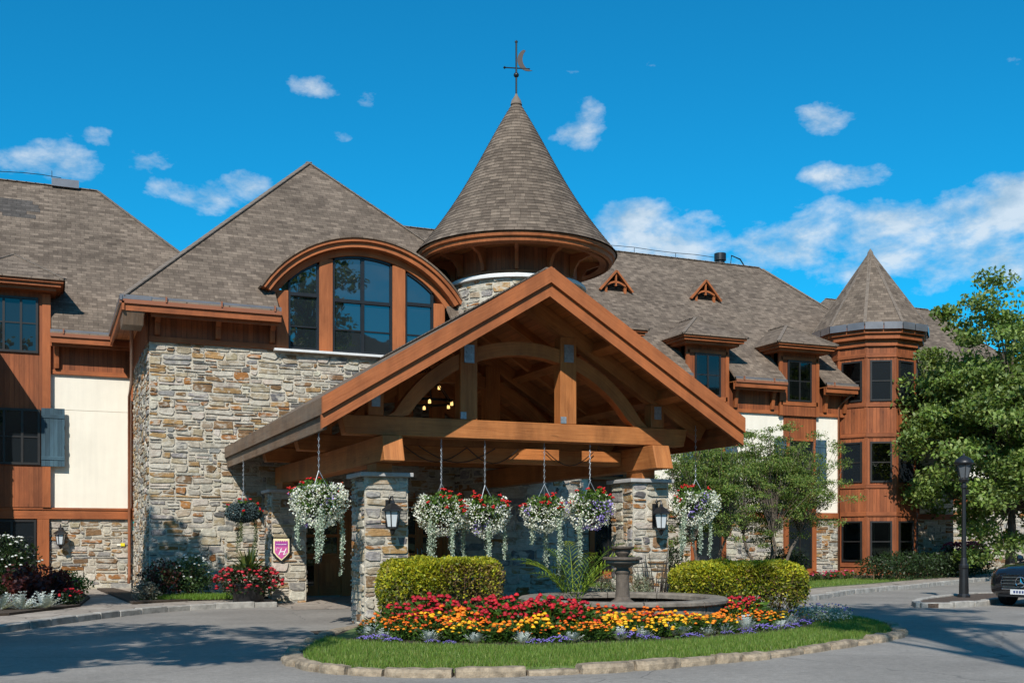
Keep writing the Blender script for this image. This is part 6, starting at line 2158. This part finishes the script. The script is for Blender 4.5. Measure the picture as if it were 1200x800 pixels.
MAPLE = [(.14, .22, .042), (.18, .265, .052), (.10, .165, .032), (.25, .31, .09), (.17, .235, .08)]
tree('maple_tree', (33.7, 30.9, .12), 2.6, .17, (-.1, -.3, 5.7), (4.5, 4.5, 5.0), 300, 90000, .175, .11, MAPLE, 'dense green maple tree on the right behind the lamp post', .72, 4)
ACER = [(.105, .18, .034), (.15, .235, .045), (.21, .275, .065), (.07, .125, .024), (.19, .21, .05)]
tree('airy_tree', (21.45, 29.2, .12), 1.6, .055, (.1, 0, 3.35), (2.8, 1.9, 1.95), 420, 62000, .085, .034, ACER, 'airy multi stemmed small tree right of the canopy in front of blue shutters', .31, 9, trunks=4, flat=.75, fill=.25)
tree('airy_tree', (17.7, 27.3, .12), 1.4, .05, (.1, 0, 2.9), (1.7, 1.5, 1.7), 260, 38000, .085, .034, ACER, 'smaller airy tree close behind the right hanging basket', .30, 14, trunks=3, flat=.75, fill=.25)
# tall trees standing beside and behind the viewpoint, whose shade falls on the drive
tree('shade_tree', (-6.2, 8.0, 0), 5.5, .28, (.6, .2, 9.2), (3.6, 3.2, 3.0), 70, 10000, .26, .18, MAPLE, 'tall broadleaf tree on the left of the drive, outside the view', .85, 22)
tree('shade_tree', (-3.4, 20.9, .1), 4.5, .16, (0, 0, 8.4), (2.0, 2.2, 2.3), 50, 6000, .22, .15, MAPLE, 'slender tree in the left bed beside the pavement, outside the view', .7, 27)
tree('shade_tree', (3.2, -5.0, 0), 10, .36, (.6, 4.2, 17.5), (3.6, 3.6, 4.4), 46, 4200, .28, .2, MAPLE, 'very tall tree standing behind the viewpoint', .8, 31, fill=.3)
tree('shade_tree', (12.5, -2.5, 0), 8, .34, (.4, 1.0, 14.5), (3.4, 3.4, 4.4), 46, 4200, .28, .2, MAPLE, 'tall tree on the right of the viewpoint', .8, 37, fill=.3)

# ------------------------------------------------------------------ lamp post on its kerbed island
lamp_isl = smooth_loop([(18.45, 19.45), (19.3, 19.15), (20.6, 19.6), (22.0, 20.35), (23.6, 21.4), (23.9, 22.2), (23.0, 22.3), (21.2, 21.5), (19.4, 20.5)], 5)
slab('mulch_island', lamp_isl, -.05, .10, M['mulch'])
kerb_line(lamp_isl + [lamp_isl[0]], .18, .13, M['kerb2'], .7)
lp = empty('lamp_post', (21.40, 21.05, .09), 0, 'black iron lamp post with a domed lantern on the mulched kerb island', 'lamp post')
mb = MB(); mb.lathe([(0, 0), (.16, 0), (.155, .06), (.122, .10), (.108, .72), (.122, .76), (.122, .82), (.09, .86), (.078, .98), (.065, 1.0), (0, 1.0)], (0, 0, 0), 12); mb.build('base', [M['black']], lp)
mb = MB(); mb.lathe([(.062, .98), (.048, 2.75), (.08, 2.78), (.08, 2.83), (.055, 2.86), (.05, 2.95), (0, 2.95)], (0, 0, 0), 12); mb.build('pole', [M['black']], lp)
mb = MB(); mb.lathe([(0, 2.9), (.10, 2.93), (.13, 2.99), (.09, 3.04), (0, 3.04)], (0, 0, 0), 12)
for k in range(6):
    a = PI / 3 * k; mb.tube([(.11 * math.cos(a), .11 * math.sin(a), 3.02), (.19 * math.cos(a), .19 * math.sin(a), 3.38)], .012, 4)
mb.build('cage', [M['black']], lp)
mb = MB(); mb.lathe([(.10, 3.04), (.178, 3.38)], (0, 0, 0), 6); mb.build('glass', [M['smoke']], lp)
mb = MB(); mb.lathe([(0, 3.36), (.22, 3.37), (.25, 3.40), (.235, 3.45), (.16, 3.53), (.07, 3.58), (.03, 3.60), (.03, 3.64), (0, 3.67)], (0, 0, 0), 12); mb.build('lantern_roof', [M['black']], lp, smooth=True)
mb = MB(); mb.box(.05, .12, -.04, .04, 2.62, 2.74, 0); mb.build('sensor_box', [M['winframe']], lp)

# ------------------------------------------------------------------ parked car
car = empty('parked_car', (0, 0, 0), 0, 'dark grey car at the right edge with a round star emblem on its grille', 'car')
paint, g, b = base_mat('car_paint'); b.inputs['Base Color'].default_value = (.010, .011, .014, 1); b.inputs['Metallic'].default_value = .25; b.inputs['Roughness'].default_value = .22; b.inputs['Coat Weight'].default_value = 1.0; b.inputs['Coat Roughness'].default_value = .04
chrome = m_plain('chrome', (.62, .64, .66), .15, .05, 3, metal=1.0)
tyre = m_plain('tyre_rubber', (.014, .014, .014), .85, .2, 12)
rim_m = m_plain('alloy', (.38, .39, .40), .3, .08, 5, metal=.9)
hl = m_glass('headlight_glass', (.16, .17, .18), .08, 1, 1.6)
plate_m = m_plain('plate_white', (.62, .63, .64), .5, .05)
# stations along the length (front at x=0): x, z bottom, z shoulder, z top centre, half width, half width of the top
ST = [(0.00, .30, .58, .74, .66, .50), (.06, .24, .64, .84, .80, .62), (.22, .22, .70, .93, .89, .70), (.60, .21, .76, 1.00, .93, .74), (1.20, .21, .82, 1.055, .94, .76),
      (1.55, .21, .84, 1.09, .94, .76), (3.6, .22, .92, 1.10, .94, .76), (4.3, .24, .95, 1.12, .92, .74), (4.72, .30, .90, 1.08, .86, .70), (4.80, .42, .80, .98, .78, .62)]


def loft(mb, secs, mat=0):
    for a, b in zip(secs, secs[1:]):
        for k in range(len(a) - 1):
            mb.poly([a[k], b[k], b[k + 1], a[k + 1]], None, mat)


mb = MB(); secs = []
for x, zb, zs, zt, w, wt in ST:
    half = [(0, zb), (w * .80, zb), (w * .97, zb + .10), (w, (zb + zs) / 2), (w * .985, zs), (w * .93, zs + (zt - zs) * .45), (wt, zt - .035), (wt * .5, zt - .008), (0, zt)]
    ring = [(x, -y, z) for y, z in half] + [(x, y, z) for y, z in half[::-1][1:]]
    secs.append(ring)
loft(mb, secs); mb.poly(secs[0]); mb.poly(secs[-1][::-1])
mb.build('body', [paint], car, smooth=True)
CB = [(1.42, 1.06, .70), (2.25, 1.46, .60), (2.7, 1.52, .58), (3.4, 1.50, .57), (4.25, 1.12, .66)]
mb = MB(); secs = []
for x, z, w in CB:
    base = 1.06
    secs.append([(x, -.74, base), (x, -w - .04, (base + z) / 2), (x, -w, z - .03), (x, -w * .5, z), (x, w * .5, z), (x, w, z - .03), (x, w + .04, (base + z) / 2), (x, .74, base)])
loft(mb, secs, 0); mb.build('windows', [M['dglass']], car, smooth=True)
mb = MB(); secs = []
for x, z, w in CB[1:4]: secs.append([(x, -w - .012, z - .05), (x, -w, z - .01), (x, -w * .5, z + .02), (x, w * .5, z + .02), (x, w, z - .01), (x, w + .012, z - .05)])
loft(mb, secs)
for s2 in (-1, 1):
    mb.tube([(1.40, s2 * .73, 1.07), (2.25, s2 * .61, 1.455), (2.7, s2 * .59, 1.51)], .03, 5); mb.tube([(2.9, s2 * .78, 1.05), (2.85, s2 * .60, 1.49)], .03, 5)
mb.build('car_roof', [paint], car)
for x in (.92, 3.88):
    for s2 in (-1, 1):
        mb = MB(); mb.M = Matrix.Translation((x, s2 * .86, .33)) @ Matrix.Rotation(PI / 2, 4, 'X')
        mb.lathe([(.22, -.115), (.30, -.115), (.33, -.09), (.33, .09), (.30, .115), (.22, .115), (.22, -.115)], (0, 0, 0), 24); w_ = mb.build('wheel', [tyre], car)
        rb = MB(); rb.M = mb.M
        rb.lathe([(.225, -.10), (.225, .10)], (0, 0, 0), 20); rb.lathe([(0, -.06), (.06, -.08 * 1), (.06, .08), (0, .08)], (0, 0, 0), 10)
        for k in range(7):
            a = 2 * PI * k / 7; rb.beam((.05 * math.cos(a), .05 * math.sin(a), s2 * -.07), (.225 * math.cos(a), .225 * math.sin(a), s2 * -.08), .05, .03, (0, 0, 1))
        rb.build('rim', [rim_m], w_)
mb = MB(); mb.box(-.025, .05, -.45, .45, .42, .74, 0)
for k in range(4): mb.box(-.042, -.025, -.46, .46, .46 + k * .075, .475 + k * .075, 1)
mb.tube([(-.03, -.47, .42), (-.035, -.49, .58), (-.03, -.44, .75), (-.03, .44, .75), (-.035, .49, .58), (-.03, .47, .42), (-.03, -.47, .42)], .012, 5, 1)
mb.build('grille', [M['black'], chrome], car)
mb = MB(); n = 28
ring_ = [(-.066, .115 * math.cos(2 * PI * k / n), .59 + .115 * math.sin(2 * PI * k / n)) for k in range(n + 1)]; mb.tube(ring_, .012, 5, cap=False)
for k in range(3):
    a = PI / 2 + 2 * PI * k / 3
    for s2 in (-.4, .4):
        mb.poly([(-.075, 0, .59), (-.066, .035 * math.cos(a + s2 * 2.6), .59 + .035 * math.sin(a + s2 * 2.6)), (-.066, .108 * math.cos(a), .59 + .108 * math.sin(a))])
mb.build('emblem', [chrome], car)
for s2 in (-1, 1):
    mb = MB(); mb.beam((.035, s2 * .50, .665), (.20, s2 * .84, .71), .05, .13, (0, 0, 1)); mb.build('headlight', [hl], car)
mb = MB(); mb.box(-.04, .02, -.26, .26, .30, .41, 0); mb.build('number_plate', [plate_m], car)
mb = MB()
for k in range(6): mb.box(-.044, -.04, -.20 + k * .068, -.20 + k * .068 + .042, .33, .385, 0)
mb.build('plate_marks', [m_plain('plate_blue', (.03, .05, .16), .5, .05)], car)
mb = MB(); mb.box(-.02, .10, -.58, .58, .24, .29, 0)
for s2 in (-1, 1): mb.beam((.02, s2 * .54, .42), (.13, s2 * .80, .43), .04, .12)
mb.build('bumper_intake', [M['black']], car)
for s2 in (-1, 1):
    mb = MB(); mb.lathe([(0, -.09), (.07, -.06), (.085, 0), (.07, .06), (0, .09)], (1.72, s2 * 1.02, 1.10), 10); mb.tube([(1.74, s2 * .90, 1.07), (1.72, s2 * 1.0, 1.10)], .022, 5); mb.build('mirror', [paint], car)
CARF = Vector((20.62, 18.55, 0.0))
head = Vector((-.972, -.217, 0))         # direction the bonnet points
hw = math.atan2(head.y, head.x)
car.location = CARF; car.rotation_euler = (0, 0, hw + PI)
